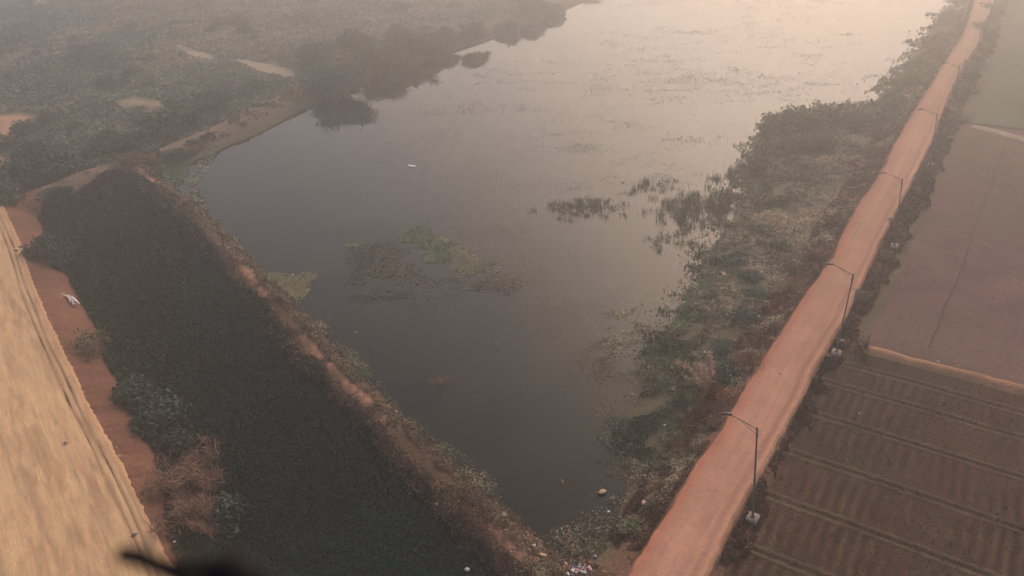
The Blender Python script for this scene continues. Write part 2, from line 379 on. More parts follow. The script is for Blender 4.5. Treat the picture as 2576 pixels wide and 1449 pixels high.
# near crop field: a = back towards the camera along the road, b = away from the road
O1 = B0-bdir*0.2-ROAD_DIR*.9
na, nb = 330, 560
I, J, Pf = field_grid(O1-bdir*5, -ROAD_DIR, na, 46., bdir, nb, 75.); J = J-5
rd = pdist(Pf[..., 0], Pf[..., 1], rc_ext)-ROAD_HW
bed = np.array([2.2, 5.25, 9.55, 14.45, 19.2, 24.0, 28.8, 33.6, 38.4, 43.2])
zc = 1.08+0*I; bund_m = 0*I
wig = .30*(fbm(J, I*0, 6, 71)-.5)
for bb_ in bed:
    for o_ in (-.3, .3):
        g = np.exp(-((I-bb_-o_+wig)/.09)**2); zc += .09*g*(.5+fbm(I, J, 3, 72)); bund_m = np.maximum(bund_m, g)
    zc -= .05*np.exp(-((I-bb_+wig)/.18)**2)
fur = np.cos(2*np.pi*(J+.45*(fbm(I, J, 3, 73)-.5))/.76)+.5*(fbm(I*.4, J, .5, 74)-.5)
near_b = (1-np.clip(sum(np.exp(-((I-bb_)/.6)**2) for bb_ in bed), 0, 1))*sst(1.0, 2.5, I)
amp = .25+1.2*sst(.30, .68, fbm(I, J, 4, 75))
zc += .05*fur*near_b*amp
fn = fbm(Pf[..., 0], Pf[..., 1], 1.2, 77)[..., None]; fn2 = fbm(Pf[..., 0], Pf[..., 1], 8, 79)[..., None]
cf = np.array([.076, .044, .030])*(.7+.6*fn)
cf = cf*(1-.4*sst(.45, .6, fn2))+np.array([.048, .044, .025])*.4*sst(.45, .6, fn2)
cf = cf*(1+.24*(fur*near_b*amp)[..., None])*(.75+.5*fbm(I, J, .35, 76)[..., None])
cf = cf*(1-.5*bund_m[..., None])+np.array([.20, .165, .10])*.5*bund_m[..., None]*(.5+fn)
keep = (rd > .5).ravel()
zc = zc+.20
ff = gridf(na, nb); ff = ff[keep[ff].all(1)]
crop_soil = mesh('crop_field', np.stack([Pf[..., 0], Pf[..., 1], zc], -1).reshape(-1, 3), ff, earth_mat('crop_soil', 5, .35, .5, 10), attrs={'col': np.clip(cf, .01, .6).reshape(-1, 3)}, sm=True)
tag(crop_soil, 'brown field of ridged crop beds beside the red road', kind='structure')
# fallow field
O2 = B0-bdir*.3+ROAD_DIR*.35
LF = float(np.dot(G0-B0, ROAD_DIR))+1
na2, nb2 = 260, 200
I2, J2, Pf2 = field_grid(O2, ROAD_DIR, na2, LF, bdir, nb2, 80.)
rd2 = pdist(Pf2[..., 0], Pf2[..., 1], rc_ext)-ROAD_HW
fn = fbm(Pf2[..., 0], Pf2[..., 1], 2.0, 81)[..., None]; fn2 = fbm(Pf2[..., 0], Pf2[..., 1], 10, 83)[..., None]
c2 = np.array([.140, .082, .068])*(.65+.7*fn)
c2 = c2*(1-.5*sst(.46, .62, fn2))+np.array([.100, .074, .050])*.5*sst(.46, .62, fn2)
pal = np.exp(-((I2-4)/4.0)**2-((J2-9)/8.0)**2)[..., None]*.55
c2 = c2*(1-pal)+np.array([.19, .115, .092])*pal
keep = (rd2 > 2.0).ravel(); ff = gridf(na2, nb2); ff = ff[keep[ff].all(1)]
z2 = 1.22+.05*(fn[..., 0]-.5)-np.where(rd2 < 3, .1*(3-rd2), 0)
tag(mesh('fallow_field', np.stack([Pf2[..., 0], Pf2[..., 1], z2], -1).reshape(-1, 3), ff, earth_mat('fallow_soil', 3, .42, .5, 8), attrs={'col': np.clip(c2, .01, .6).reshape(-1, 3)}, sm=True), 'bare reddish brown fallow field beyond the crop beds', kind='structure')
# far green field
O3 = O2+ROAD_DIR*(LF+.6)
na3, nb3 = 160, 100
I3, J3, Pf3 = field_grid(O3, ROAD_DIR, na3, 190., bdir, nb3, 90.)
rd3 = pdist(Pf3[..., 0], Pf3[..., 1], rc_ext)-ROAD_HW
fn = fbm(Pf3[..., 0], Pf3[..., 1], 6, 91)[..., None]
c3 = np.array([.105, .112, .072])*(.75+.5*fn)
keep = (rd3 > 3.2).ravel(); ff = gridf(na3, nb3); ff = ff[keep[ff].all(1)]
tag(mesh('green_field', np.stack([Pf3[..., 0], Pf3[..., 1], 1.2+.05*(fn[..., 0]-.5)], -1).reshape(-1, 3), ff, earth_mat('young_wheat', 3, .3, .6, 8), attrs={'col': np.clip(c3, .01, .6).reshape(-1, 3)}, sm=True), 'hazy green field along the far end of the road', kind='structure')
# low earth ridges between the fields
def ridge(name, a, b_, hw, hh, z0, colr, label, seed):
    L = np.hypot(*(b_-a)); n_ = int(L/.3); tt = np.linspace(0, 1, n_)
    d = (b_-a)/L; nn = np.array([-d[1], d[0]])
    wob = (fbm(tt*L, tt*0, 5, seed)-.5)*1.0
    prof = np.array([-1.5, -1, -.55, -.2, .2, .55, 1, 1.5]); ph = np.array([-.35, 0, .7, 1, 1, .7, 0, -.35])
    hwv = hw*(.75+.5*fbm(tt*L, tt*0, 2, seed+1))
    p = a+tt[:, None, None]*(b_-a)+(prof[None, :, None]*hwv[:, None, None]+wob[:, None, None])*nn
    z = z0+ph[None]*hh*(.8+.4*fbm(tt*L, tt*0, 1.2, seed+2))[:, None]
    k = fbm(p[..., 0], p[..., 1], 1.5, seed+3)[..., None]
    c = np.array(colr)*(.6+.8*k)
    return tag(mesh(name, np.concatenate([p, z[..., None]], -1).reshape(-1, 3), gridf(n_, 8), earth_mat(name+'_soil', 4, .3, .5, 8), attrs={'col': np.clip(c, .01, .7).reshape(-1, 3)}, sm=True), label, kind='structure')
ridge('field_bund', B0-bdir*.5, B0+bdir*75, .75, .34, 1.17, (.34, .185, .11), 'reddish earth bund between crop field and fallow field', 101)
ridge('field_bund', G0-gdir*1.5, G0+gdir*75, .8, .25, 1.17, (.40, .30, .20), 'pale earth bund between fallow field and far green field', 111)
S0 = at(2345, 878, 1.2)[:2]; S1 = at(2530, 362, 1.2)[:2]
ridge('field_bund', S0, S1, .16, .08, 1.17, (.085, .058, .042), 'thin dark grassy strip dividing the fallow field', 121)

# ------------------------------------------------------------------ plant builders
def quads(c, size, seed, tilt=1.0, asp=1.6):
    """leaf-sized faces at the points c, each turned its own way"""
    g = np.random.default_rng(seed); n_ = len(c)
    nrm = g.normal(size=(n_, 3))*tilt; nrm[:, 2] += 1.0; nrm /= np.linalg.norm(nrm, axis=1)[:, None]
    t1 = np.cross(nrm, g.normal(size=(n_, 3))); t1 /= np.linalg.norm(t1, axis=1)[:, None]
    t2 = np.cross(nrm, t1)
    s = (np.asarray(size)*g.uniform(.7, 1.3, n_))[:, None]
    a = t1*s*asp*.5; b_ = t2*s*.5
    v = np.stack([c-a, c-.1*a+b_, c+a, c-.1*a-b_], 1).reshape(-1, 3)
    f = np.arange(n_*4).reshape(-1, 4)
    return v, f
def blades(p, hgt, lean, wid, seed, droop=.0):
    """grass blades: p roots, hgt lengths; each a bent two-segment blade"""
    g = np.random.default_rng(seed); n_ = len(p)
    a = g.uniform(0, 2*np.pi, n_); ln = np.abs(g.normal(0, 1, n_))*lean
    d = np.stack([np.cos(a), np.sin(a), 0*a], 1)
    hgt = np.broadcast_to(hgt, n_)[:, None]; wid = np.broadcast_to(wid, n_)[:, None]; ln = ln[:, None]
    sdv = np.stack([-np.sin(a), np.cos(a), 0*a], 1)*wid*.5
    up = np.array([0, 0, 1.0])
    m_ = p+up*hgt*.55+d*hgt*ln*.35; tip = p+up*hgt*(1-droop*np.minimum(ln, 1))+d*hgt*ln
    v = np.stack([p-sdv, p+sdv, m_+sdv*.8, m_-sdv*.8, tip], 1).reshape(-1, 3)
    k = np.arange(n_)[:, None]*5
    return v, [k+np.array([[0, 1, 2, 3]]), k+np.array([[3, 2, 4]])]
def cat_mesh(parts):
    vs, fs, o = [], {}, 0
    for v, f in parts:
        for a in (f if isinstance(f, list) else [f]):
            if len(a): fs.setdefault(a.shape[1], []).append(np.asarray(a)+o)
        vs.append(v); o += len(v)
    return np.concatenate(vs), [np.concatenate(x) for x in fs.values()]
def tube(pts, rad, n_=5):
    pts = np.asarray(pts, float); rad = np.broadcast_to(rad, len(pts))
    d = np.gradient(pts, axis=0); d /= np.linalg.norm(d, axis=1)[:, None]+1e-9
    ref = np.where(np.abs(d[:, 2:3]) > .9, np.array([[1., 0, 0]]), np.array([[0, 0, 1.]]))
    a = np.cross(d, ref); a /= np.linalg.norm(a, axis=1)[:, None]; b_ = np.cross(d, a)
    th = np.linspace(0, 2*np.pi, n_, endpoint=False)
    v = pts[:, None]+rad[:, None, None]*(np.cos(th)[None, :, None]*a[:, None]+np.sin(th)[None, :, None]*b_[:, None])
    k = len(pts); i = np.arange((k-1)*n_); r_ = i//n_; c_ = i % n_
    f = np.stack([r_*n_+c_, r_*n_+(c_+1) % n_, (r_+1)*n_+(c_+1) % n_, (r_+1)*n_+c_], 1)
    v = v.reshape(-1, 3); caps = np.array([list(range(n_))[::-1], [(k-1)*n_+j for j in range(n_)]])
    return v, [f, caps]
def branching(seed, p0, d0, L, r, depth, spread=.7, kids=(2, 4), up=.15, wig=.18):
    """a limb and its twigs, as tubes; returns shapes and the tips"""
    rr_ = random.Random(seed); out, tips = [], []
    def go(p, d, L, r, k):
        pts = [p]; dd = d
        for s in range(4):
            dd = dd+np.array([rr_.gauss(0, wig), rr_.gauss(0, wig), rr_.gauss(0, wig)+up*.3]); dd = dd/np.linalg.norm(dd)
            pts.append(pts[-1]+dd*L/4)
        out.append(tube(pts, np.linspace(r, r*.55, 5), 5 if k == depth else 3))
        if k == 0: tips.append(pts[-1]); return
        for _ in range(rr_.randint(*kids)):
            q_ = pts[rr_.randint(2, 4)]; nd = dd+np.array([rr_.gauss(0, spread), rr_.gauss(0, spread), rr_.gauss(0, spread)+up]); nd /= np.linalg.norm(nd)
            go(q_, nd, L*rr_.uniform(.55, .8), r*.55, k-1)
        tips.append(pts[-1])
    go(np.asarray(p0, float), np.asarray(d0, float)/np.linalg.norm(d0), L, r, depth)
    return out, tips
BARK = plain_mat('bark', (.085, .065, .05), .95, .1, 6, .3)
GREYSTEM = plain_mat('pale_stem', (.20, .17, .13), .95, .1, 6, .3)
F_DARK = leaf_mat('dark_leaves', (.022, .052, .040), (.065, .115, .085))
F_OLIVE = leaf_mat('olive_leaves', (.060, .075, .040), (.20, .195, .11))
F_GREEN = leaf_mat('green_leaves', (.045, .090, .055), (.115, .175, .105))
F_TEAL = leaf_mat('bluish_leaves', (.030, .050, .040), (.070, .105, .080))
F_STRAW = leaf_mat('straw', (.16, .10, .06), (.34, .22, .13))
F_RED = leaf_mat('rusty_grass', (.14, .065, .042), (.27, .13, .085))
DRY = leaf_mat('dry_twigs', (.075, .042, .030), (.36, .205, .14))

def make_tree(name, seed, hh, rx, trunk_h, leaf, fmat, n_clump=26, per=150, loc=(0, 0, 0), flat=.6, ls=.30):
    """tapered trunk with limbs, crown of leaf clumps with gaps"""
    g = np.random.default_rng(seed); root = empty(name, loc, None, None)
    parts, tips = [], []
    lean = np.array([g.normal(0, .12), g.normal(0, .12), 1.0])
    tr = [np.zeros(3), lean*trunk_h*.5+g.normal(0, .08, 3), lean*trunk_h]
    parts.append(tube(tr, [.03*hh+.02, .024*hh+.015, .018*hh+.01], 7))
    for k in range(7):
        a = k*2*np.pi/7+g.uniform(-.4, .4); d = np.array([math.cos(a), math.sin(a), g.uniform(.3, 1.3)])
        o_, t_ = branching(seed*31+k, tr[2]*g.uniform(.75, 1), d, rx*.62, .012*hh+.006, 2, .55, (2, 3), .12)
        parts += o_; tips += t_
    v, f = cat_mesh(parts); mesh('trunk', v, f, BARK, root)
    cs_ = [np.array([math.cos(a)*r_, math.sin(a)*r_, 0]) for a, r_ in zip(g.uniform(0, 2*np.pi, n_clump), rx*np.sqrt(g.uniform(.02, 1, n_clump)))]
    C = np.array(cs_); rrn = np.hypot(C[:, 0], C[:, 1])/rx
    C[:, 2] = trunk_h*.8+(hh-trunk_h*.8)*np.sqrt(np.clip(1-rrn**2*.8, 0, 1))*g.uniform(.25, 1.0, n_clump)-trunk_h*.75*g.random(n_clump)*rrn
    if tips: C = np.concatenate([C, np.array(tips)[g.choice(len(tips), min(len(tips), n_clump), replace=False)]])
    pts = []; tin = []
    for c in C:
        k = int(per*g.uniform(.5, 1.4)); s = rx*.15*g.uniform(.6, 1.5)
        q_ = g.normal(size=(k, 3))*np.array([s, s, s*flat]); pts.append(c+q_); tin.append(np.clip(g.uniform(.1, .75)+g.normal(0, .18, k), 0, 1))
    pts = np.concatenate(pts); tin = np.concatenate(tin); pts[:, 2] = np.maximum(pts[:, 2], .05)
    v, f = quads(pts, leaf, seed+5, 1.0); mesh('crown', v, f, fmat, root, {'tint': np.repeat(tin, 4)})
    return root
def make_bush(name, seed, hh, rx, leaf, fmat, n_clump=16, per=120, loc=(0, 0, 0), stem=BARK):
    g = np.random.default_rng(seed); root = empty(name, loc, None, None)
    parts, tips = [], []
    for k in range(6):
        a = k*math.pi/3+g.uniform(-.4, .4); d = np.array([math.cos(a)*.8, math.sin(a)*.8, g.uniform(.5, 1.4)])
        o_, t_ = branching(seed*17+k, (0, 0, -.05), d, max(rx, hh)*.55, .014*hh+.006, 2, .55, (2, 3), .15); parts += o_; tips += t_
    v, f = cat_mesh(parts); mesh('stems', v, f, stem, root)
    th = g.uniform(0, 2*np.pi, n_clump); r_ = rx*np.sqrt(g.uniform(0, .9, n_clump))
    C = np.stack([np.cos(th)*r_, np.sin(th)*r_, hh*np.sqrt(np.clip(1-(r_/rx)**2*.85, 0, 1))*g.uniform(.25, .95, n_clump)], 1)
    pts = []; tin = []
    for c in C:
        k = int(per*g.uniform(.5, 1.5)); s = rx*.20*g.uniform(.6, 1.4)
        pts.append(c+g.normal(size=(k, 3))*np.array([s, s, s*.7])); tin.append(np.clip(g.uniform(.1, .75)+g.normal(0, .2, k), 0, 1))
    T = np.array(tips); T = T[g.integers(0, len(T), int(n_clump*per*.2))]; pts.append(T+g.normal(size=T.shape)*.10*rx); tin.append(g.uniform(0, 1, len(T)))
    pts = np.concatenate(pts); tin = np.concatenate(tin); pts[:, 2] = np.abs(pts[:, 2])+.02
    v, f = quads(pts, leaf, seed+5, 1.0); mesh('foliage', v, f, fmat, root, {'tint': np.repeat(tin, 4)})
    return root
def make_brush(name, seed, L, n_, fmat, loc, spread=.6):
    """leafless thorny brush: a tangle of dry branches with twigs"""
    g = np.random.default_rng(seed); root = empty(name, loc, None, None)
    parts, tips, tw = [], [], []
    for k in range(n_):
        a = g.uniform(0, 2*np.pi); d = np.array([math.cos(a), math.sin(a), g.uniform(.25, 1.1)])
        o_, t_ = branching(seed*13+k, (math.cos(a)*L*.15, math.sin(a)*L*.15, 0), d, L*g.uniform(.45, .75), .034*L**.5, 3, spread, (2, 3), .05, .22)
        parts += o_; tips += t_
    v, f = cat_mesh(parts); v[:, 2] = np.maximum(v[:, 2], .01)
    mesh('branches', v, f, fmat, root, {'tint': np.clip(v[:, 2]/L*1.2+.2*vnoise(v[:, 0], v[:, 1], .3, seed), 0, 1)})
    T = np.array(tips); P_ = np.repeat(T, 4, 0)+g.normal(size=(len(T)*4, 3))*.10*L/2
    P_[:, 2] = np.abs(P_[:, 2])
    v, f = blades(P_, g.uniform(.2, .55, len(P_))*L/2, 1.5, .045*L/2, seed+3)
    mesh('twigs', v, f, fmat, root, {'tint': np.repeat(np.clip(g.normal(.55, .25, len(P_)), 0, 1), 5)})
    return root
def make_grass(name, seed, hh, rx, n_, fmat, loc, lean=.55, wid=.03, extra=None):
    g = np.random.default_rng(seed); root = empty(name, loc, None, None)
    a = g.uniform(0, 2*np.pi, n_); r_ = rx*np.abs(g.normal(0, .45, n_))
    p = np.stack([np.cos(a)*r_, np.sin(a)*r_, -.05+0*a], 1)
    v, f = blades(p, hh*g.uniform(.45, 1.1, n_), lean, wid, seed+1, .35)
    mesh('blades', v, f, fmat, root, {'tint': np.repeat(np.clip(g.normal(.5, .28, n_), 0, 1), 5)})
    return root
def pxm(px, py):
    return FPX/np.linalg.norm(at(px, py, 0)-np.array([0, 0, CAM_H]))

# ------------------------------------------------------------------ trees leaning over the pond from the far bank
BT = 'trees on the far pond bank'
protoT = [make_tree('thorn_tree', 201, 6.2, 4.3, 1.5, .26, F_DARK, 34, 260), make_tree('thorn_tree', 202, 5.0, 3.9, 1.1, .26, F_DARK, 30, 240), make_tree('thorn_tree', 203, 4.0, 3.0, .8, .26, F_DARK, 24, 210)]
bank_trees = [(850, 226, 0, .98, 'big dark thorn tree at the end of the pale earth bank, overhanging the pond'),
  (800, 150, 1, .75, 'dark thorn tree behind the end of the pale earth bank'),
  (972, 172, 0, .80, 'second dark thorn tree along the far bank, bulging over the water'),
  (900, 128, 1, .80, 'dark thorn tree between the two big overhanging bank trees'),
  (1050, 136, 1, .92, 'dark thorn tree dipping to the pond right of the overhanging pair'),
  (1010, 98, 2, .9, 'smaller thorn tree behind the row on the far bank'),
  (1192, 76, 1, .62, 'hazy rounded tree alone on the far bank above the pale water'),
  (1277, 62, 2, .75, 'small hazy tree poking out into the pond near the top'),
  (1115, 84, 2, .85, 'low hazy tree on the bank beside the dark row'),
  (1385, 18, 2, .9, 'faint tree on the far bank where the pond leaves the photo'),
  (1335, 8, 1, .7, 'pale hazy tree beside the faintest one at the top')]
for i, (px, py, k, s, lab) in enumerate(bank_trees):
    o = copy_tree(protoT[k]); o.location = put(px, py+(12 if i < 6 else 20), .5); o.location.z -= .05 if i < 6 else .7
    o.rotation_euler.z = i*1.7; o.scale = (s*1.15, s*1.15, s*(.95+.05*(i % 4)))
    tag(o, lab, 'tree', BT)
for o in protoT:
    for c in list(o.children): bpy.data.objects.remove(c)
    bpy.data.objects.remove(o)

# ------------------------------------------------------------------ bushes
def place(proto, px, py, s, rot, lab, cat, group, dz=-.05):
    o = copy_tree(proto); p = put(px, py, .5); o.location = p; o.location.z += dz
    o.rotation_euler.z = rot; o.scale = (s, s, s); tag(o, lab, cat, group); return o
def drop(o):
    for c in list(o.children): bpy.data.objects.remove(c)
    bpy.data.objects.remove(o)
bD = [make_bush('dark_bush', 301+i, 2.2, 2.4, .26, F_DARK, 18, 130) for i in range(2)]
bO = [make_bush('olive_bush', 311+i, 1.7, 2.0, .22, F_OLIVE, 18, 130) for i in range(3)]
bG = [make_bush('green_bush', 321+i, 1.5, 1.9, .24, F_GREEN, 16, 120) for i in range(2)]
bT = make_bush('bluish_bush', 331, 1.3, 1.8, .22, F_TEAL, 20, 150)
GL = 'bushes along the left bank'
for px, py, pr, s, lab in [(60, 470, bD[0], 1.5, 'large dark bush at the left edge above the sand track end'),
  (140, 450, bD[1], 1.3, 'dark bush right of the large one above the sand track end'),
  (95, 405, bD[1], 1.1, 'dark bush just behind the pair at the head of the sand track'),
  (20, 505, bG[0], 1.1, 'green bush at the left edge where the sand track ends'),
  (150, 497, bD[0], .6, 'low dark bush at the foot of the reddish ridge'),
  (128, 648, bD[1], .95, 'rounded dark green bush between red soil and floating weed'),
  (440, 330, bD[0], 1.35, 'dark bush behind the middle of the pale earth bank'),
  (330, 375, bD[1], .9, 'dark bush behind the junction of the two earth banks'),
  (245, 395, bG[1], 1.0, 'green bush left of the junction of the earth banks'),
  (540, 270, bD[1], 1.2, 'dusky bush behind the upper half of the pale earth bank'),
  (640, 235, bG[0], 1.2, 'hazy green bush behind the upper pale earth bank')]:
    place(pr, px, py, s, px*.13, lab, 'bush', GL)
for px, py, s, lab in [(345, 1010, 1.0, 'blue green bush spilling off the red soil onto the dark weed'), (400, 1075, 1.1, 'larger blue green bush below its twin at the weed edge'), (440, 1120, .7, 'smaller blue green bush just above the dry brush'), (560, 1310, .8, 'green bush at the right side of the lower dry brush')]:
    place(bT, px, py, s, px*.2, lab, 'bush', 'blue green bushes at the weed edge')
GS = 'scattered bushes on the hazy scrubland'
allb = bG+bO+bO+[bD[1]]
k = 0
g = np.random.default_rng(5)
while k < 56:
    px, py = g.uniform(-60, 1250), g.uniform(-40, 400)
    p = at(px, py, .6); x_, y_ = np.array([p[0]]), np.array([p[1]])
    if sdist(x_, y_, SCRUB)[0] < 5: continue
    if any(inside(x_, y_, line(b_[0], .6))[0] for b_ in BARE): continue
    if fbm(x_, y_, 25, 88)[0] < .42 or (420 < px < 780 and 100 < py < 260): continue
    o = place(allb[g.integers(0, len(allb))], px, py, g.uniform(.5, 1.25), g.uniform(0, 6), 'low dusty bush in the hazy scrubland behind the far bank', 'bush', GS); k += 1
GR = 'bushes on the bank between pond and red road'
RB = [(1950, 332, 0, 1.25, 'leftmost thorny bush of the headland jutting into the pond'), (2005, 318, 1, 1.45, 'big thorny bush on top of the headland in the pond'),
  (2075, 310, 2, 1.5, 'tall thorny bush in the middle of the pond headland'), (2118, 296, 0, 1.1, 'spiky bush at the outer edge of the headland by open water'),
  (2160, 312, 1, 1.1, 'olive bush at the base of the headland nearest the road'), (2215, 305, 2, .95, 'olive bush between headland and road'),
  (1925, 382, 2, .9, 'low bush at the lower tip of the headland'), (1995, 375, 0, 1.0, 'olive bush behind the headland front row'),
  (2060, 372, 1, .9, 'olive bush on the inner headland below the tall one'), (1910, 425, 1, .8, 'low bush on the shore just below the headland'),
  (2250, 268, 0, 1.0, 'bush beside the road above the headland'), (2285, 215, 1, 1.0, 'hazy bush on the shore by the second bend of the road'),
  (2310, 172, 2, 1.0, 'hazy bush on the shore where the water fingers inland'), (2350, 112, 0, 1.0, 'pale hazy bush on the shore below the top corner'),
  (2395, 52, 1, 1.0, 'faint bush between pond and road near the top'), (2420, 10, 2, 1.0, 'faintest bush between pond and road at the top edge'),
  (1850, 660, 0, .5, 'small dark bush on the bank right of the reeds'), (1885, 700, 1, .55, 'small bush beside the tan board on the bank'),
  (1900, 745, 2, .55, 'dark low bush in the weedy bank below the tan board'), (1868, 800, 0, .6, 'dark bush in the weedy bank above the plumed grass'),
  (1820, 880, 1, .55, 'dark bush midway down the weedy bank'), (1840, 945, 2, .75, 'dark bush right of the plumed grass'),
  (1700, 1100, 0, .6, 'olive bush on the bank below the plumed grass'), (1668, 1165, 1, .6, 'olive bush on the lower bank beside the road'),
  (1600, 1330, 2, .6, 'olive bush on the bank near the rubbish heap'), (1960, 620, 0, .55, 'scrubby bush beside the red road left edge')]
for i, (px, py, k, s, lab) in enumerate(RB):
    pr = bD[i % 2] if 16 <= i <= 21 else bO[k]
    o = place(pr, px, py, s*(.8 if i >= 16 else 1), i*1.3, lab, 'bush', GR)
    if i >= 16: o.scale.z *= .55
GF = 'bushes along the field side of the road'
for i, (px, py, s, lab) in enumerate([(2165, 745, .5, 'small dark bush on the field side by the lamp with the leaning pole'), (2225, 640, .5, 'small bush beside the concrete foot of the third street lamp'), (2245, 560, .45, 'small bush on the field verge level with the third lamp'), (2280, 545, .4, 'tiny bush at the fallow field corner by the road'),
   (2300, 480, .5, 'small bush on the field verge above the third lamp'), (2475, 70, 1.2, 'dark red bush sticking out over the far road edge'), (2445, 170, 1.1, 'hazy bush on the field verge near the far road'), (2425, 230, 1.1, 'hazy bush beside the fifth lamp pole'), (2400, 300, 1.0, 'hazy bush on the verge below the fifth lamp'), (2500, 20, 1.2, 'faint bush on the field side at the top edge')]):
    o = place(bO[i % 3], px, py, s*.8, i, lab, 'bush', GF); o.scale.z *= .6
for o in bD+bO+bG+[bT]: drop(o)
# dry and thorny ones
o = make_brush('dry_brush', 401, 2.4, 13, DRY, put(468, 1232)); tag(o, 'big rust brown heap of dry thorny brush beside the dark weed', 'brush', 'dry thorny brush on the left bank')
o = make_brush('dry_brush', 402, 1.9, 9, DRY, put(475, 1335)); tag(o, 'second dry thorny brush just below the big rust brown heap', 'brush', 'dry thorny brush on the left bank')
o = make_bush('half_dry_shrub', 403, 2.0, 1.5, .12, F_OLIVE, 11, 70, put(240, 878), GREYSTEM); tag(o, 'half bare olive shrub with pale stems on the red soil', 'shrub')
o = make_brush('dry_brush', 404, 1.0, 8, DRY, put(228, 900)); tag(o, 'small reddish dry brush at the foot of the half bare shrub', 'brush', 'dry thorny brush on the left bank')
o = make_brush('bare_sapling', 405, 1.3, 4, leaf_mat('dark_twig', (.05, .035, .03), (.08, .06, .05)), put(2136, 880)); tag(o, 'thin bare sapling beside the second lamp at the field bund', 'sapling')
o = make_brush('dead_twigs', 406, .75, 3, DRY, at(1097, 972, -.1)); tag(o, 'pinkish dead twigs sticking out of the open dark water', 'twigs')

# ------------------------------------------------------------------ plumed and dry grass clumps
p = put(1788, 1008); root = make_grass('plumed_grass', 411, 1.9, .8, 420, F_RED, p, .55, .035)
tag(root, 'tall pinkish grass clump with feathery plumes beside the red road', 'grass clump')
PL = leaf_mat('plumes', (.36, .23, .16), (.70, .48, .35))
g = np.random.default_rng(6)
for k in range(13):
    a = math.pi*.80+g.uniform(-1.1, .9); L = g.uniform(2.4, 3.6); ln = g.uniform(.25, .85)
    tt = np.linspace(0, 1, 9); pts = np.stack([math.cos(a)*ln*L*tt**1.6, math.sin(a)*ln*L*tt**1.6, L*(tt-.16*ln*tt**3)], 1)
    v1, f1 = tube(pts, np.linspace(.026, .012, 9), 4)
    q_ = np.repeat(pts[5:], 40, 0)+g.normal(size=(160, 3))*.05
    v2, f2 = blades(q_, .24, .8, .05, 420+k)
    v, f = cat_mesh([(v1, f1), (v2, f2)]); mesh('plume', v, f, PL, root, {'tint': np.r_[np.full(len(v1), .2), np.full(len(v2), .7)]})
GC = 'dry grass clumps along the road edge'
protoS = make_grass('dry_grass_clump', 431, 1.1, .9, 420, F_STRAW, (0, 0, 0), .6, .035)
protoR = make_grass('dry_grass_clump', 432, 1.0, .9, 420, F_RED, (0, 0, 0), .6, .035)
for i, (px, py, kk, s, lab) in enumerate([(2105, 560, 0, 1.5, 'straw grass clump at the road edge level with the third lamp'), (2060, 625, 0, 1.3, 'straw grass clump left of the road below the third lamp'), (2045, 655, 1, 1.2, 'rusty grass clump at the road edge just above the second lamp'), (1985, 745, 0, 1.5, 'wide straw grass clump beside the road left of the second lamp'), (1955, 775, 1, 1.1, 'rusty grass clump below the wide straw one'),
   (1880, 920, 1, 1.4, 'rusty grass clump with thin stalks at the road edge'), (1862, 870, 0, .9, 'thin straw stalks above the rusty road edge clump'), (2195, 385, 0, 1.4, 'straw grass clump beside the road near the headland'), (2205, 345, 1, 1.3, 'rusty grass clump on the bare slope near the headland'), (1780, 1045, 1, 1.2, 'rusty grass clump at the foot of the plumed grass'),
   (1725, 1130, 1, 1.0, 'rusty grass clump on the road slope below the plumed grass'), (1660, 1235, 0, .9, 'pale grass clump on the road slope near the pink bag'), (2140, 420, 1, 1.3, 'reddish bare tuft on the inner headland slope')]):
    place(protoR if kk else protoS, px, py, s, i*1.1, lab, 'grass clump', GC)
drop(protoS); drop(protoR)

# ------------------------------------------------------------------ ground cover nobody could count
def scatter_far(pg, n_, seed):
    """points thinning out with distance"""
    g = np.random.default_rng(seed); th = np.arctan2(pg[:, 0], pg[:, 1]); r_ = np.hypot(pg[:, 0], pg[:, 1])
    a = g.uniform(th.min(), th.max(), n_); r0 = max(r_.min()*.9, 22); q_ = r0*(min(r_.max(), 330)/r0)**g.random(n_)
    p = np.stack([np.sin(a)*q_, np.cos(a)*q_], 1); return p[inside(p[:, 0], p[:, 1], pg)]
def scatter(pg, n_, seed, zfun=None):
    g = np.random.default_rng(seed); lo = pg.min(0); hi = pg.max(0)
    p = g.uniform(lo, hi, (n_, 2)); return p[inside(p[:, 0], p[:, 1], pg)]
# dark floating weed
hb = hya[hya[:, 1] > 15]
hyp = smooth(resample(np.vstack([hya, hya[:1]]), .6)[0], 2)
hyp[:, 0] += .7*(fbm(hyp[:, 0], hyp[:, 1], 3, 441)-.5); hyp[:, 1] += .7*(fbm(hyp[:, 1], hyp[:, 0], 3, 443)-.5)
P_ = scatter(hyp, 460000, 445); n_ = len(P_)
dd = np.hypot(P_[:, 0], P_[:, 1]); kp = np.random.default_rng(1).random(n_) < np.clip((60/dd)**1.3, .15, 1); P_ = P_[kp]; dd = dd[kp]
mz = fbm(P_[:, 0], P_[:, 1], 1.1, 447, 3); big = fbm(P_[:, 0], P_[:, 1], 7, 449)
zb = np.maximum(height(P_[:, 0], P_[:, 1]), 0)
zz = zb+.08+.28*np.clip(mz-.25, 0, 1)*np.random.default_rng(2).uniform(.3, 1.2, len(P_))
v, f = quads(np.c_[P_, zz],   .135*np.clip(dd/45, .8, 1.8), 451, .9, 1.3)
tn = np.clip(.55*big+.5*np.random.default_rng(3).random(len(P_))-.08, 0, 1)
HY = leaf_mat('floating_weed_leaves', (.0010, .0125, .0090), (.0030, .0330, .0240), (.020, .105, .076))
tag(mesh('floating_weed', v, f, HY, None, {'tint': np.repeat(tn, 4)}), 'dense dark green floating weed choking the left channel', kind='stuff')

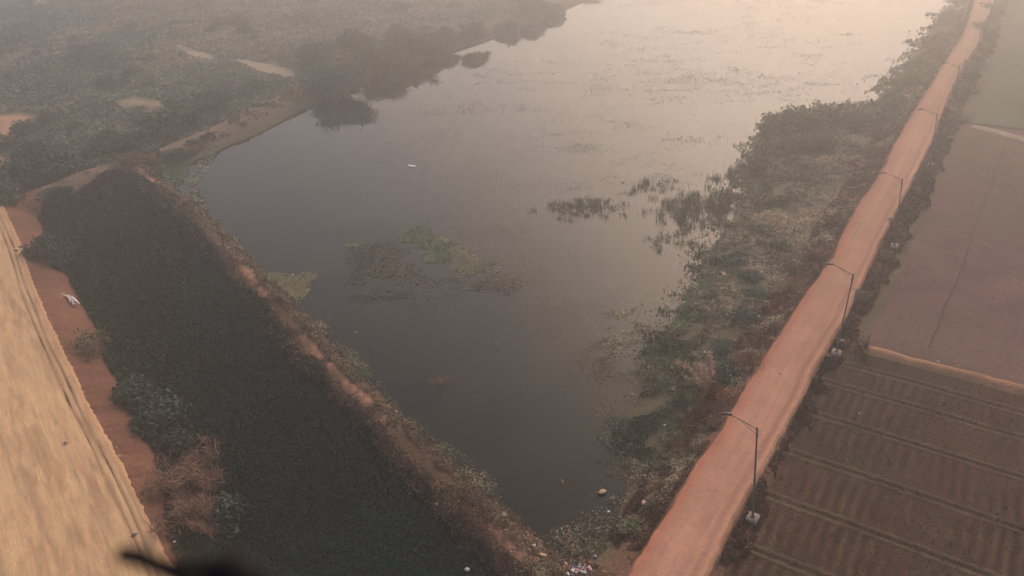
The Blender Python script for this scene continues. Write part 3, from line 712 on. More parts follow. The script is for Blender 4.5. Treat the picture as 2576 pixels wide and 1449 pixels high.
# grass and scrub on the banks
def grass_cover(name, pg, n_, seed, hh, fmat, label, cond=None, tintf=None, ref=45., clump=1.2, thr=.0, size=.12, soft=.14, zmin=-.15):
    """low scrub and grass as small leaves heaped into uneven tussocks"""
    P_ = scatter_far(pg, n_, seed); g = np.random.default_rng(seed+1)
    dd = np.hypot(P_[:, 0], P_[:, 1]); sz = np.clip(dd/60, .6, 3.2)
    kp = np.ones(len(P_), bool)
    cl = fbm(P_[:, 0], P_[:, 1], clump, seed+2, 4)
    kp &= g.random(len(P_)) < sst(thr-soft, thr+soft, cl)
    if cond is not None: kp &= cond(P_[:, 0], P_[:, 1])
    P_, sz, cl = P_[kp], sz[kp], cl[kp]
    z_ = height(P_[:, 0], P_[:, 1]); ok = z_ > zmin; P_, sz, cl, z_ = P_[ok], sz[ok], cl[ok], z_[ok]
    m_ = hh*(sz**.3)*np.where(z_ < .02, .35, 1)*sst(thr-soft, .8, cl)**1.3*(.5+fbm(P_[:, 0], P_[:, 1], clump*.35, seed+5, 2))
    v, f = quads(np.c_[P_, np.maximum(z_, 0)+.02+m_*g.uniform(.1, 1.1, len(P_))], size*sz, seed+3, 1.3, 1.9)
    tt = (fbm(P_[:, 0], P_[:, 1], 4.5, seed+4)*1.5-.45 if tintf is None else tintf(P_)) + .9*(fbm(P_[:, 0], P_[:, 1], .55, seed+6, 2)-.5)+g.normal(0, .11, len(P_))
    return tag(mesh(name, v, f, fmat, None, {'tint': np.repeat(np.clip(tt, 0, 1), 4)}), label, kind='stuff')
def bank_tint(P_):
    t = fbm(P_[:, 0], P_[:, 1], 3.2, 505)*1.6-.24
    for px, py, r, k in [(2065,485,3.2,.6),(2015,568,3.2,.65),(1905,690,2.2,.6),(1855,790,1.8,.5),(1965,560,2.4,.5),(2105,550,2.0,.5),(2040,640,2.0,.45),(1980,745,2.0,.5),(1760,800,2.0,.35),(1690,1200,1.5,.35),(1625,1195,1.6,.4),(2180,360,3.0,.45),
                         (1820,650,3.0,-.5),(1740,790,2.6,-.5),(1695,870,2.6,-.5),(1650,1040,3.2,-.45),(1600,1170,2.4,-.45),(1780,930,3.0,-.4),(1880,830,2.4,-.35),(1960,660,2.4,-.35),(2000,480,4.0,-.3),(2050,330,6.0,-.5),(1960,340,4.0,-.4),(1590,1330,2.4,-.4)]:
        c = put(px, py, .4)[:2]; t = t+k*np.exp(-((P_[:, 0]-c[0])**2+(P_[:, 1]-c[1])**2)/(r*r))
    return t
rl_, rr_v, sd_v = rl[205:], rr[205:], side[205:]
rbank = np.vstack([sr[:-1]+[-4.5, 0], rl_[::-30]])
GRASS_R = leaf_mat('bank_grass', (.048, .080, .044), (.24, .215, .135), (.56, .44, .29))
grass_cover('bank_grass', rbank, 900000, 501, .50, GRASS_R, 'olive and straw weeds covering the bank beside the red road', lambda x, y: (pdist(x, y, rc_ext) > ROAD_HW+.25) & (rng.random(len(x)) < sst(-2.6, 2.2, sdist(x, y, RIGHT)+(fbm(x, y, 2.4, 509)-.5)*7)), bank_tint, zmin=-2, clump=2.2, thr=.41)
RUST = leaf_mat('rusty_weeds', (.085, .060, .040), (.22, .125, .085), (.42, .23, .15))
rs_ = np.vstack([(rl_+sd_v*.2)[::20], (rl_+sd_v*3.4)[::-20]])
grass_cover('rusty_weeds', rs_, 700000, 515, .5, RUST, 'rusty dry weeds on the pond side slope of the road', None, clump=1.3, thr=.42)
ebank = np.vstack([bnd+[-5, -1], (bnd+[5.5, 1.5])[::-1]])
GRASS_E = leaf_mat('embankment_grass', (.060, .070, .036), (.200, .140, .090), (.40, .28, .17))
def east(x, y):
    return x > np.interp(-y, -bnd[:, 1], bnd[:, 0])
def em_tint(P_):
    return .55+.9*(fbm(P_[:, 0], P_[:, 1], 2.5, 523)-.5)
grass_cover('embankment_grass', ebank, 700000, 521, .40, GRASS_E, 'dry brown grass on the earth embankment across the pond', lambda x, y: (rng.random(len(x)) < sst(.45, .75, fbm(x, y, 1.6, 527)+.45*sst(.15, .85, pdist(x, y, bnd)))) & (pdist(x, y, bnd) < 3.2) & (east(x, y) | (rng.random(len(x)) < .25)), em_tint, clump=1.1, thr=.30, size=.12)
grass_cover('rusty_weeds', ebank, 500000, 531, .30, RUST, 'reddish brown dry weeds on the channel side of the earth embankment', lambda x, y: (rng.random(len(x)) < sst(.50, .80, fbm(x, y, 1.6, 527)+.45*sst(.15, .85, pdist(x, y, bnd)))) & (pdist(x, y, bnd) < 1.75) & ~east(x, y), lambda P_: .48+.8*(fbm(P_[:, 0], P_[:, 1], 2.5, 533)-.5), clump=1.1, thr=.30)
vbank = np.vstack([(rr_v-sd_v*.15)[::20], (rr_v-sd_v*4.0)[::-20]])
GRASS_V = leaf_mat('verge_grass', (.045, .036, .026), (.15, .092, .066), (.30, .17, .12))
grass_cover('verge_grass', vbank, 900000, 541, .5, GRASS_V, 'dull brown weeds on the field side verge of the road', lambda x, y: (pdist(x, y, rc_ext) > ROAD_HW-.2) & (pdist(x, y, rc_ext) < ROAD_HW+.6+np.where(y > 62, 1.9, .75)*fbm(x, y, 2.5, 549)*1.3), None, clump=1.3, thr=.36)
scr = np.vstack([rdg[::-1]+[0, 1], [[-60, 20]], [[-190, 60], [-210, 320], [60, 320]]])
GRASS_S = leaf_mat('scrub_grass', (.075, .120, .078), (.26, .255, .175), (.54, .42, .31))
def sc_tint(P_):
    d = pdist(P_[:, 0], P_[:, 1], rdg)
    return fbm(P_[:, 0], P_[:, 1], 16, 566)*1.2-.18-.22*(1-sst(8, 30, d))+.5*(fbm(P_[:, 0], P_[:, 1], 5, 567)-.5)
grass_cover('scrub_growth', scr, 800000, 561, .32, GRASS_S, 'low mixed scrub growth on the hazy land behind the far bank', lambda x, y: (sdist(x, y, SCRUB) > 3.2) & (pdist(x, y, rdg) > 2.6) & ~np.any([inside(x, y, line(b_[0], .6)) for b_ in BARE], 0), sc_tint, ref=70, clump=5, thr=.34, size=.14)
rsl = np.vstack([rdg[1:12]+[0, -6], (rdg[1:12]+[-2, 6])[::-1]])
grass_cover('ridge_grass', rsl, 200000, 581, .35, GRASS_E, 'thin dry grass on the pale earth bank', None, None, ref=60, clump=2.0, thr=.62, size=.12)
FALW = leaf_mat('fallow_weed_leaves', (.11, .075, .055), (.20, .135, .095))
fw = np.vstack([O2+bdir*2, O2+bdir*40, O2+bdir*70+ROAD_DIR*LF, O2+bdir*1+ROAD_DIR*LF])
grass_cover('fallow_weeds', fw, 90000, 591, .06, FALW, 'thin dry weeds scattered over the fallow field', lambda x, y: pdist(x, y, rc_ext) > ROAD_HW+2.5, None, clump=5.0, thr=.60, soft=.3, size=.06)
# crop plants on the ridged beds
g = np.random.default_rng(9); n_ = 42000
ia, jb = g.uniform(0, 45, n_), g.uniform(0, 60, n_)
jb = np.round(jb/.76)*.76-.45*(fbm(ia, jb, 3, 73)-.5)+g.normal(0, .12, n_)
p = O1[None]-ROAD_DIR[None]*ia[:, None]+bdir[None]*jb[:, None]
ok = (pdist(p[:, 0], p[:, 1], rc_ext) > ROAD_HW+1.0) & (g.random(n_) < sst(.30, .62, fbm(ia, jb, 3, 95))); p = p[ok]
v, f = blades(np.c_[p, np.full(len(p), 1.26)], g.uniform(.08, .20, len(p)), 1.1, .07, 601, .3)
tag(mesh('crop_plants', v, f, leaf_mat('crop_leaves', (.050, .055, .028), (.085, .135, .058)), None, {'tint': np.repeat(g.random(len(p)), 5)}), 'small green crop plants in rows on the brown beds', kind='stuff')

# ------------------------------------------------------------------ floating mats of weed and algae
def mat_weed(pts, n_, seed, fmat, label, thr=.42, sz=.10, cl=1.6, z0=.035, dens=1.0, soft=3.0):
    pg = line(pts, 0); P_ = scatter(pg, n_, seed); g = np.random.default_rng(seed+1)
    ed = sdist(P_[:, 0], P_[:, 1], pg)
    w_ = fbm(P_[:, 0]*.6, P_[:, 1], cl, seed+2)
    kp = g.random(len(P_)) < dens*sst(-.3, soft, ed+(w_-.5)*4)*sst(thr-.14, thr+.16, w_); P_ = P_[kp]
    dd = np.hypot(P_[:, 0], P_[:, 1])
    v, f = quads(np.c_[P_, np.maximum(height(P_[:, 0], P_[:, 1]), 0)+z0+g.uniform(0, .06, len(P_))], sz*np.clip(dd/50, .8, 2.2), seed+3, .35, 1.4)
    tt = np.clip(fbm(P_[:, 0], P_[:, 1], 3, seed+4)*1.6-.4+g.normal(0, .2, len(P_)), 0, 1)
    return tag(mesh('weed_mat', v, f, fmat, None, {'tint': np.repeat(tt, 4)}), label, 'weed mat', 'weed mats floating on the pond', 'stuff')
FAINT = leaf_mat('sunken_weed', (.08, .066, .05), (.19, .15, .115))
A_GREEN = leaf_mat('green_algae', (.055, .100, .045), (.150, .195, .090))
A_STRAW = leaf_mat('straw_algae', (.12, .125, .066), (.40, .34, .19))
A_BROWN = leaf_mat('brown_algae', (.045, .044, .034), (.150, .125, .085))
mat_weed([(1005,590),(1040,572),(1080,570),(1100,590),(1130,625),(1145,650),(1110,668),(1070,660),(1045,630),(1010,610)], 40000, 611, A_GREEN, 'bright green weed mat in the middle of the pond', .38, dens=.8, soft=4)
mat_weed([(1090,588),(1120,600),(1180,628),(1240,650),(1290,668),(1250,700),(1180,705),(1130,690),(1140,650)], 40000, 613, A_STRAW, 'straw coloured weed mat right of the bright green one', .36)
mat_weed([(860,612),(900,608),(960,605),(1005,595),(1060,660),(1130,690),(1330,680),(1345,705),(1290,750),(1180,760),(1000,775),(880,760),(850,690)], 60000, 615, A_BROWN, 'wide sunken brown weed bed around the green mat', .44, dens=.75, soft=6)
mat_weed([(862,612),(900,614),(935,622),(900,628),(866,624)], 2500, 617, A_STRAW, 'thin straw weed strip left of the green mat', .36)
mat_weed([(625,655),(660,684),(720,690),(780,684),(806,694),(790,716),(770,745),(745,770),(700,745),(660,705)], 40000, 619, A_STRAW, 'yellowish weed mat bulging from the embankment', .30)
mat_weed([(465,462),(500,400),(540,365),(560,372),(525,420),(500,470),(530,530),(575,570),(606,602),(596,618),(560,590),(510,545)], 50000, 621, A_STRAW, 'straw weed fringe along the upper embankment corner', .34)
mat_weed([(392,412),(440,400),(500,390),(478,420),(462,462),(440,470),(415,450)], 30000, 623, A_GREEN, 'green weed patch in the corner of the two banks', .25)
mat_weed([(745,770),(800,800),(880,868),(935,930),(990,1000),(1050,1062),(1110,1100),(1175,1150),(1255,1212),(1295,1290),(1345,1335),(1500,1355),(1500,1400),(1380,1400),(1290,1345),(1180,1235),(1090,1145),(1000,1055),(900,955),(830,890),(770,830)], 140000, 625, A_STRAW, 'long olive and straw weed fringe along the lower embankment', .36)
mat_weed([(862,925),(900,920),(940,945),(930,965),(890,950)], 4000, 627, A_GREEN, 'small green weed patch tucked against the embankment', .3)
mat_weed([(1400,1000),(1440,880),(1520,780),(1640,760),(1700,790),(1655,860),(1610,950),(1575,1060),(1520,1090),(1430,1070)], 60000, 629, A_BROWN, 'sunken olive brown weed bed along the right shore', .48, dens=.4, soft=7)
mat_weed([(1500,900),(1560,780),(1620,790),(1630,860),(1590,910),(1530,930)], 9000, 631, A_STRAW, 'faint yellowish weed inside the brown bed near the right shore', .50)
mat_weed([(1380,1340),(1440,1300),(1500,1250),(1540,1150),(1580,1150),(1585,1250),(1560,1340),(1480,1372)], 30000, 633, A_BROWN, 'brown scum in the bottom corner of the pond', .5, dens=.6)
mat_weed([(1640,860),(1690,780),(1760,690),(1800,620),(1830,640),(1790,740),(1720,830),(1670,900),(1610,1000),(1590,980)], 70000, 635, A_GREEN, 'green weed mat hugging the right shore', .40)

def scum(pts, n_, seed, thr, label, colr):
    pg = line(pts, 0); P_ = scatter_far(pg, n_, seed); g = np.random.default_rng(seed+1)
    w_ = .55*fbm(P_[:, 0]*.5, P_[:, 1], 11, seed+2, 5)+.45*fbm(P_[:, 0]*.6, P_[:, 1], 2.0, seed+9, 4); kp = g.random(len(P_)) < (.50 if thr > .53 else .38)*sst(thr-.08, thr+.20, w_)*sst(0, 9, sdist(P_[:, 0], P_[:, 1], pg)); P_ = P_[kp]
    dd = np.hypot(P_[:, 0], P_[:, 1]); v, f = quads(np.c_[P_, .01+g.uniform(0, .03, len(P_))], .062*np.clip(dd/60, .7, 2.4), seed+3, .3, 1.5)
    return tag(mesh('weed_scum', v, f, colr, None, {'tint': np.repeat(g.uniform(0, 1, len(P_)), 4)}), label, kind='stuff')
scum([(950,300),(1300,60),(1500,-30),(2380,-30),(2330,110),(2260,210),(2150,290),(1900,340),(1870,430),(1700,640),(1420,600),(1180,420)], 420000, 651, .55, 'faint drifting weed scattered over the far right half of the pond', FAINT)
scum([(850,330),(1180,300),(1350,420),(1500,600),(1740,640),(1700,790),(1500,1000),(1540,1200),(1380,1200),(1180,1050),(900,820),(820,620)], 200000, 655, .52, 'murky half sunken growth mottling the near pond', A_BROWN)
# ------------------------------------------------------------------ reeds standing in the water
REED = leaf_mat('reeds', (.085, .088, .062), (.20, .19, .13))
def reeds(cx, cy, wx, wy, n_, hh, label, seed, slant=0.0, faint=False):
    c = at(cx, cy, 0); ex = at(cx+wx, cy+slant, 0)-c; ey = at(cx, cy-wy, 0)-c
    g = np.random.default_rng(seed); k = max(6, n_//26)
    uc = g.normal(0, .48, (k, 2)); 
    idx = g.integers(0, k, n_)
    p = uc[idx, 0][:, None]*ex[None]+uc[idx, 1][:, None]*ey[None]+np.c_[g.normal(0, .30, (n_, 2)), np.zeros(n_)]
    root = empty('reed_patch', c, label, 'reeds', 'reed patches standing in the pond')
    p[:, 2] = -.03; n_b = max(40, n_//6) if faint else n_; p0 = p; p = p[:n_b]
    v, f = blades(p, hh*(.6 if faint else 1)*g.uniform(.4, 1.2, n_b), .28, .028*max(1, np.linalg.norm(c)/70), seed+1, .1)
    mesh('blades', v, f, REED, root, attrs={'tint': np.repeat(np.clip(g.normal(.5, .25, n_b), 0, 1), 5)})['kind'] = 'stuff'
    if faint:
        k = n_*18; u_ = g.normal(0, .62, (k, 2)); p = c+u_[:, 0][:, None]*ex+u_[:, 1][:, None]*ey
        w_ = fbm(p[:, 0], p[:, 1]*.6, 2.5, seed+4); p = p[g.random(k) < sst(.38, .62, w_)]; lv, lf = quads(p+[0, 0, .03], .10+.0004*np.linalg.norm(c), seed+2, .35, 1.6)
        mesh('floating_leaves', lv, lf, FAINT, root, {'tint': np.repeat(g.uniform(0, 1, len(p)), 4)})['kind'] = 'stuff'; return
    lv, lf = quads(p[::3]+[0, 0, .05], .12*np.linalg.norm(c)/60, seed+2, .4, 1.6)
    mesh('floating_leaves', lv, lf, REED, root, {'tint': np.repeat(g.uniform(0, .8, len(p[::3])), 4)})['kind'] = 'stuff'
for i, a in enumerate([(1470,522,90,26,1500,.62,'reed patch left of the tallest reeds, in open water'), (1720,530,70,42,2200,.85,'dense dark reed patch nearest the right shore'), (1810,520,46,60,1600,.85,'tall reeds against the right shore below the headland'),
   (1640,470,70,20,500,.6,'sparse reeds behind the dense dark patch'), (1700,610,90,32,700,.5,'thin reeds in front of the dense dark patch'), (1850,440,26,34,500,.75,'reddish reeds at the foot of the headland'),
   (1740,352,85,14,900,.55,'low reed streak left of the headland bushes'), (1470,375,55,20,420,.5,'faint reed patch in mid pond'), (2030,143,45,14,520,.6,'hazy reed patch in the far right water'), (1535,108,50,12,480,.6,'hazy reed clump in the far middle water'), (1610,125,40,8,260,.6,'hazy reed streak right of the far middle clump'),
   (2150,85,36,5,200,.6,'thin dark reed streak in the far right water'), (2210,190,42,10,420,.7,'reed streak reaching out from the far right shore'), (2385,30,30,12,420,.8,'hazy reed clump by the shore near the top right'), (1220,215,70,13,420,.45,'faint weed streak in the far left water'), (1400,158,30,6,120,.45,'tiny faint weed streak in the far middle water'),
   (1560,228,50,5,170,.45,'thin weed streak in the middle water'), (1650,262,45,12,220,.45,'faint weed cloud in the middle water'), (1590,320,60,12,240,.45,'faint low weed left of the reed streak'), (2260,150,36,8,300,.7,'reed tongue at the water finger on the far right'), (2080,211,46,5,160,.45,'faint weed line in the far right water'), (940,385,60,14,160,.3,'barely visible weed in the left water'), (1180,280,50,10,140,.3,'barely visible weed in the left middle water')]):
    reeds(a[0], a[1], a[2], a[3], a[4], a[5], a[6], 700+i*7, 0.0, i >= 6)

# ------------------------------------------------------------------ street lamps
POLE_M = plain_mat('lamp_pole_paint', (.095, .12, .105), .55, .4, 3, .25)
HEAD_M = plain_mat('lamp_head_dark', (.03, .033, .036), .5, .4, 6, .2)
LENS_M = plain_mat('lamp_lens', (.45, .45, .43), .3, .5, 6, .1)
CONC_M = plain_mat('lamp_foot_concrete', (.35, .25, .20), .95, .1, 5, .25)
def box_v(cx, cy, cz, sx_, sy_, sz_, bev=.0, top=1.0):
    """a chamfered block; top narrows it"""
    out = []
    lv = [(-.5, 1-2*bev/min(sx_, sy_)), (-.5+bev/sz_, 1), (.5-bev/sz_, top), (.5, top*(1-2*bev/min(sx_, sy_)))]
    for zz_, k in lv:
        for sxx, syy in ((-1, -1), (1, -1), (1, 1), (-1, 1)): out.append((cx+sxx*sx_/2*k, cy+syy*sy_/2*k, cz+zz_*sz_))
    f = [[0, 3, 2, 1], [12, 13, 14, 15]]
    for l in range(3):
        for j in range(4): f.append([l*4+j, l*4+(j+1) % 4, l*4+4+(j+1) % 4, l*4+4+j])
    return np.array(out), np.array(f)
LL = 8.2
def make_lamp():
    r_ = empty('street_lamp', (0, 0, 0), None, 'street lamp', 'street lamps along the red road')
    v, f = box_v(0, 0, .12, .74, .74, .62, .04, .95); mesh('footing', v, f, CONC_M, r_)
    v, f = cat_mesh([box_v(0, 0, .445, .32, .32, .03, .006), tube([(0, 0, .37), (0, 0, .40), (0, 0, 2.2), (0, 0, 2.25), (0, 0, LL), (0, 0, LL+.06)], [.085, .085, .078, .066, .046, .03], 10)])
    mesh('pole', v, f, POLE_M, r_, sm=False)
    tt = np.linspace(0, 1, 9)
    arm = np.stack([-1.55*tt, 0*tt, LL-.12+.52*np.sin(tt*1.25)/math.sin(1.25)], 1)
    brace = np.stack([-.95*tt, 0*tt, LL-.62+.78*tt**.8], 1)
    v, f = cat_mesh([tube(arm, .028, 8), tube(brace, .014, 6), tube([(0, 0, LL-.75), (0, 0, LL-.05)], .07, 10)]); mesh('bracket_arm', v, f, POLE_M, r_)
    v, f = box_v(0, 0, 0, .60, .24, .10, .03, .8); v = v@np.array(Matrix.Rotation(-.22, 3, 'Y')).T+np.array([-1.80, 0, LL+.44])
    h_ = mesh('lamp_head', v, f, HEAD_M, r_)
    v, f = box_v(0, 0, -.06, .36, .17, .025, .005); v = v@np.array(Matrix.Rotation(-.22, 3, 'Y')).T+np.array([-1.80, 0, LL+.44]); mesh('lens', v, f, LENS_M, h_)
    return r_
lamp0 = make_lamp()
pa = ROAD_PERP
LAMPS = [((1893, 1310), (1905, 1077), 'nearest street lamp, beside the ridged crop beds at the lower right'), ((2102, 894), (2147, 690), 'leaning street lamp at the corner where the earth bund meets the road'), ((2249, 625), (2270, 450), 'street lamp beside the fallow field above the leaning one'),
   ((2340, 420), (2358, 286), 'street lamp standing in verge weeds across from the headland'), ((2399, 279), (2413, 166), 'hazy street lamp against the green field verge'), ((2474, 118), (2496, 14), 'farthest faint street lamp at the top right corner')]
for i, (bpx, tpx, lab) in enumerate(LAMPS):
    o = lamp0 if i == 0 else copy_tree(lamp0)
    B = put(bpx[0], bpx[1], 1.0); d = ray(*tpx); d = d/np.linalg.norm(d); c0 = np.array([0, 0, CAM_H])-B
    bq = np.dot(c0, d); cq = np.dot(c0, c0)-LL**2; disc = bq*bq-cq
    best = None
    for s_ in ((-bq-math.sqrt(disc), -bq+math.sqrt(disc)) if disc > 0 else (-bq,)):
        ax = c0+d*s_; ax = ax/np.linalg.norm(ax)
        if best is None or ax[2] > best[2]: best = ax
    z_ = Vector(best); x_ = -Vector((pa[0], pa[1], 0)); x_ = (x_-z_*x_.dot(z_)).normalized(); y_ = z_.cross(x_)
    o.matrix_world = Matrix(((x_.x, y_.x, z_.x, B[0]), (x_.y, y_.y, z_.y, B[1]), (x_.z, y_.z, z_.z, B[2]), (0, 0, 0, 1)))
    print('lamp', i, [round(float(q_), 2) for q_ in B], 'tilt', round(math.degrees(math.acos(best[2])), 1))
    tag(o, lab, 'street lamp', 'street lamps along the red road')

# ------------------------------------------------------------------ loose poles, board, stones, litter
WHITE = plain_mat('white_plastic', (.78, .74, .68), .6, .3, 5, .1)
def rod(name, a, b_, bow, r_, mat_, label, cat, group):
    a = np.asarray(a, float); b_ = np.asarray(b_, float); c = (a+b_)/2; tt = np.linspace(0, 1, 9)[:, None]
    d = b_-a; nn = np.array([-d[1], d[0], 0]); nn /= np.linalg.norm(nn)
    pts = a+(b_-a)*tt+nn*bow*4*tt*(1-tt)-c
    v, f = tube(pts, r_, 7); o = mesh(name, v, f, mat_); o.location = c; return tag(o, label, cat, group)
GP = 'white poles dumped on the red soil'
for i, (x1, y1, x2, y2, bow, lab) in enumerate([(146, 738, 165, 742, .05, 'upper left stray white pole pointing away from the pile'), (151, 747, 165, 742, -.04, 'short stray white pole just under the upper left one'), (164, 743, 177, 760, .12, 'leftmost curved white pole of the dumped pile'), (169, 744, 184, 766, .15, 'second curved white pole from the left in the pile'),
    (172, 742, 187, 757, -.05, 'white pole crossing the middle of the pile'), (180, 745, 200, 764, -.04, 'longest white pole, rightmost in the pile'), (184, 748, 196, 761, .02, 'white pole tucked against the longest one'), (181, 763, 189, 765, .02, 'shortest white piece at the lower end of the pile')]):
    za = float(hz(*put(170, 752)[:2])[0])+.12+.05*(i % 3)
    rod('white_pole', at(x1, y1, za), at(x2, y2, za+.04), bow, .055, WHITE, lab, 'pole', GP)
for i, (x1, y1, x2, y2) in enumerate([(84, 2, 92, 12), (92, 0, 96, 12), (99, 0, 104, 11), (104, -2, 113, 10), (88, -3, 99, 3)]):
    za = float(hz(*put(98, 5)[:2])[0])+.5
    rod('pale_pole', at(x1, y1, za), at(x2, y2, za+.1), .1, .09, WHITE, 'pale pole in the faint heap at the top left corner', 'pole', 'pale poles heaped at the far top left')
pl0, pl1 = at(1026, 416, .05), at(1045, 419, .05); c = (pl0+pl1)/2
v, f = box_v(0, 0, 0, float(np.linalg.norm(pl1-pl0)), .42, .12, .03); o = mesh('floating_board', v, f, WHITE); o.location = c; o.rotation_euler.z = math.atan2(pl1[1]-pl0[1], pl1[0]-pl0[0])
tag(o, 'white board floating alone in the open pond', 'board')
LM = {'white': plain_mat('white_litter', (.62, .58, .55), .6, .3, 9, .15), 'pink': plain_mat('pink_litter', (.60, .36, .31), .7, .2, 9, .2), 'tan': plain_mat('tan_litter', (.50, .33, .20), .9, .1, 9, .25), 'red': plain_mat('red_litter', (.30, .07, .06), .7, .2, 9, .3),
      'blue': plain_mat('bluish_litter', (.32, .36, .42), .6, .3, 9, .2), 'dark': plain_mat('dark_litter', (.04, .035, .04), .7, .2, 9, .3), 'stone': plain_mat('pale_stone', (.46, .38, .28), .95, .1, 7, .3)}
def crumple(seed, s, flat):
    """a crumpled bag or lump: a folded ball, squashed"""
    g = np.random.default_rng(seed); nu, nv = 10, 7; vv = []
    for a in range(nv):
        th = math.pi*(a+.5)/nv
        for b_ in range(nu):
            ph = 2*math.pi*b_/nu; k = s*.5*(1+g.uniform(-.4, .45)); vv.append((math.sin(th)*math.cos(ph)*k*1.25, math.sin(th)*math.sin(ph)*k*.85, math.cos(th)*k*flat+s*flat*.35))
    f = [[a*nu+b_, (a+1)*nu+b_, (a+1)*nu+(b_+1) % nu, a*nu+(b_+1) % nu] for a in range(nv-1) for b_ in range(nu)]
    caps = [list(range(nu)), [(nv-1)*nu+j for j in range(nu)][::-1]]
    return np.array(vv), [np.array(f), np.array(caps)]
def bottle(s):
    return tube([(-s*.5, 0, .04), (-s*.45, 0, .04), (s*.2, 0, .04), (s*.34, 0, .04), (s*.37, 0, .04), (s*.5, 0, .04)], [.02, .04, .04, .018, .016, .016], 9)
def item(kind, px, py, s, colr, label, seed, group='litter strewn round the pond'):
    p = put(px, py, .3); s *= .72
    v, f = crumple(seed, s, .26 if kind == 'foam_lump' else .5) if kind in ('plastic_bag', 'rag', 'stone', 'foam_lump') else (bottle(s) if kind == 'plastic_bottle' else box_v(0, 0, .05, s, s*.5, .06, .012))
    o = mesh(kind, v, f, LM[colr]); o.location = p; o.location.z += .10 if kind not in ('stone',) else .02
    if p[2] > 1.55: o.location.z += .06
    o.rotation_euler = (0, 0, seed*1.7); return tag(o, label, kind.replace('_', ' '), group)
ITEMS = [('plastic_bag', 1175, 1437, .42, 'white', 'white bag on the dark weed at the very bottom'), ('plastic_bag', 1100, 1271, .38, 'pink', 'pinkish bag at the weed edge left of the embankment path'), ('plastic_bag', 1190, 1258, .2, 'white', 'small white bag on the embankment grass halfway to the corner'), ('plastic_bag', 1267, 1299, .34, 'white', 'white bag on the shore just before the bottom corner of the pond'), ('rag', 1275, 1292, .3, 'dark', 'dark rag beside the white shore bag'),
 ('plastic_bottle', 1415, 1215, .6, 'tan', 'yellowish bottle floating in the dark corner water'), ('foam_lump', 1515, 1240, .58, 'tan', 'tan lump floating in the dark corner water'), ('plastic_bag', 1622, 1272, .6, 'pink', 'white and pink bag snagged on the road bank'), ('plastic_bag', 1531, 1291, .26, 'white', 'small white bag floating below the tan lump'), ('plastic_bag', 1588, 1122, .3, 'pink', 'pink scrap at the right shore above the corner'),
 ('plastic_bag', 1343, 1377, .32, 'white', 'white bag on the corner weeds near the path end'), ('carton', 1367, 1400, .6, 'tan', 'tan carton on the corner weeds'), ('plastic_bag', 1413, 1333, .18, 'white', 'tiny white bag on the corner weeds by the water'), ('plastic_bag', 1497, 1403, .3, 'blue', 'bluish bag right of the rubbish heap'), ('plastic_bag', 1461, 1389, .24, 'white', 'small pale bag just above the rubbish heap'), ('plastic_bag', 1849, 1397, .24, 'white', 'white scrap on the field verge near the nearest lamp'),
 ('plastic_bag', 795, 849, .28, 'white', 'white bag on the embankment weed fringe'), ('plastic_bag', 895, 838, .24, 'blue', 'bluish bag floating off the embankment'), ('stone', 996, 1037, .36, 'stone', 'pale stone on the embankment water side'), ('plastic_bag', 579, 646, .24, 'white', 'white scrap on the upper embankment'), ('plastic_bag', 576, 318, .34, 'white', 'white speck on the pale earth bank'), ('plastic_bag', 1567, 458, .34, 'white', 'white bag floating behind the reeds'),
 ('plastic_bag', 1725, 784, .22, 'white', 'tiny white scrap on the right shore weed'), ('plastic_bag', 1908, 798, .3, 'white', 'white bag in the bank weeds left of the second lamp'), ('plastic_bag', 1858, 813, .3, 'pink', 'pinkish scrap in the bank weeds'), ('plastic_bag', 1775, 890, .4, 'white', 'torn white bag in the bank weeds above the plumed grass'), ('plastic_bag', 1672, 1073, .26, 'white', 'white scrap low on the bank left of the plumed grass'), ('board', 1820, 691, 1.0, 'tan', 'tan board lying in the bank weeds'),
 ('plastic_bag', 2185, 751, .28, 'white', 'white scrap in the verge weeds above the second lamp'), ('plastic_bag', 2359, 913, .24, 'white', 'white scrap on the earth bund'), ('plastic_bag', 2162, 1043, .24, 'white', 'white scrap among the upper crop beds'), ('stone', 1962, 941, .34, 'stone', 'flat pale stone pressed into the red road'), ('stone', 340, 1345, .4, 'stone', 'pale stone on the sand track by the wheel rut'), ('stone', 303, 1150, .28, 'stone', 'small stone at the sand track edge'), ('stone', 294, 1128, .2, 'stone', 'smaller stone above the one at the track edge'), ('stone', 168, 1115, .36, 'stone', 'pale clod in the middle of the sand track'), ('plastic_bag', 440, 1368, .2, 'white', 'white scrap below the dry brush')]
for i, a in enumerate(ITEMS): item(a[0], a[1], a[2], a[3], a[4], a[5], 800+i)
g = np.random.default_rng(12)
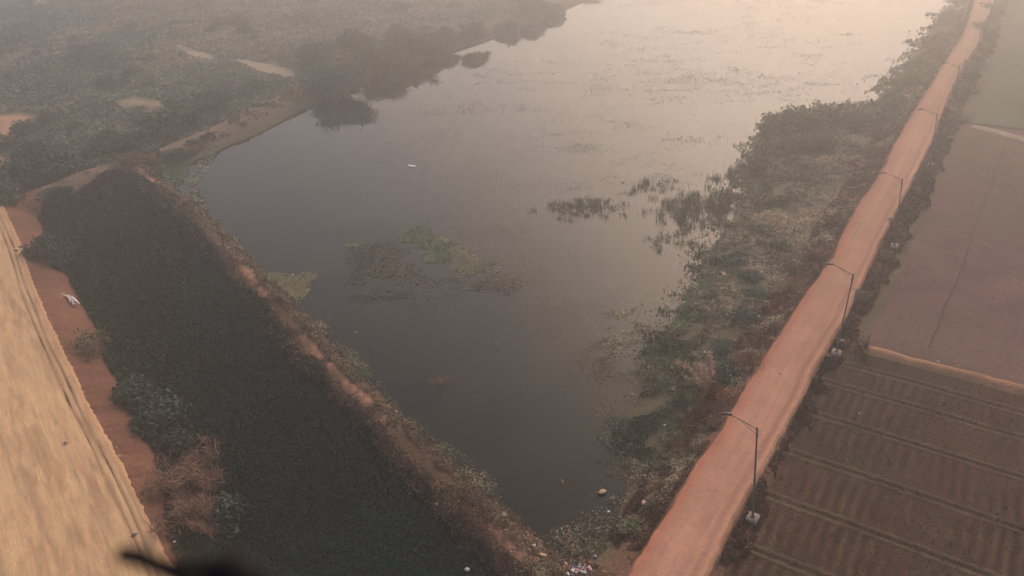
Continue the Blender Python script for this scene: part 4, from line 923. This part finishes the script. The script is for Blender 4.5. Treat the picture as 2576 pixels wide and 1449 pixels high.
for i in range(70):
    px = 1448+g.normal(0, 17)+(i % 5)*2; py = 1432+g.normal(0, 11)
    k = ['plastic_bag', 'plastic_bag', 'rag', 'carton', 'plastic_bottle'][g.integers(0, 5)]; c_ = ['white', 'pink', 'red', 'blue', 'dark', 'white'][g.integers(0, 6)]
    word = {'white': 'white', 'pink': 'pinkish', 'red': 'red', 'blue': 'bluish', 'dark': 'dark'}[c_]
    item(k, px, py, g.uniform(.16, .38), c_, word+' '+k.replace('_', ' ')+' in the rubbish heap where embankment meets bank', 900+i, 'rubbish heap at the pond corner')

# ------------------------------------------------------------------ dark branch end close to the lens
def near_pt(px, py, d): return np.array([0, 0, CAM_H])+ray(px, py)*d
bp_ = [near_pt(305, 1394, .46), near_pt(345, 1400, .455), near_pt(395, 1422, .45), near_pt(445, 1440, .44), near_pt(520, 1438, .435), near_pt(580, 1432, .43), near_pt(640, 1470, .42), near_pt(720, 1540, .41)]
c = bp_[3].copy()
bp_ = np.array(bp_)-c
v, f = tube(bp_, [.0052, .0056, .0052, .0062, .0080, .0085, .008, .008], 9)
v2, f2 = tube(np.array([bp_[4], bp_[4]+(near_pt(500, 1480, .43)-near_pt(520, 1438, .435)), near_pt(470, 1540, .42)-c]), [.009, .009, .009], 9)
v, f = cat_mesh([(v, f), (v2, f2)])
o = mesh('dark_stick', v, f, plain_mat('dark_wood', (.012, .010, .009), .9, .05, 40, .3)); o.location = c
tag(o, 'dark out of focus stick poking in at the bottom left', 'stick')

# ------------------------------------------------------------------ haze
m = bpy.data.materials.new('haze_air'); m.use_nodes = True; t = m.node_tree; t.nodes.clear()
pv = t.nodes.new('ShaderNodeVolumePrincipled'); pv.inputs['Color'].default_value = (.73, .735, .745, 1)
pv.inputs['Density'].default_value = .0043; pv.inputs['Anisotropy'].default_value = .80
oo = t.nodes.new('ShaderNodeOutputMaterial'); t.links.new(pv.outputs[0], oo.inputs['Volume'])
x0, x1, y0, y1, z0, z1 = -910, 910, -310, 910, -1.9, CAM_H+2
v = np.array([(x, y, z) for z in (z0, z1) for x, y in ((x0, y0), (x1, y0), (x1, y1), (x0, y1))])
f = [[0, 3, 2, 1], [4, 5, 6, 7], [0, 1, 5, 4], [1, 2, 6, 5], [2, 3, 7, 6], [3, 0, 4, 7]]
tag(mesh('haze', v, f, m), 'warm dusty haze hanging over the pond', kind='stuff')
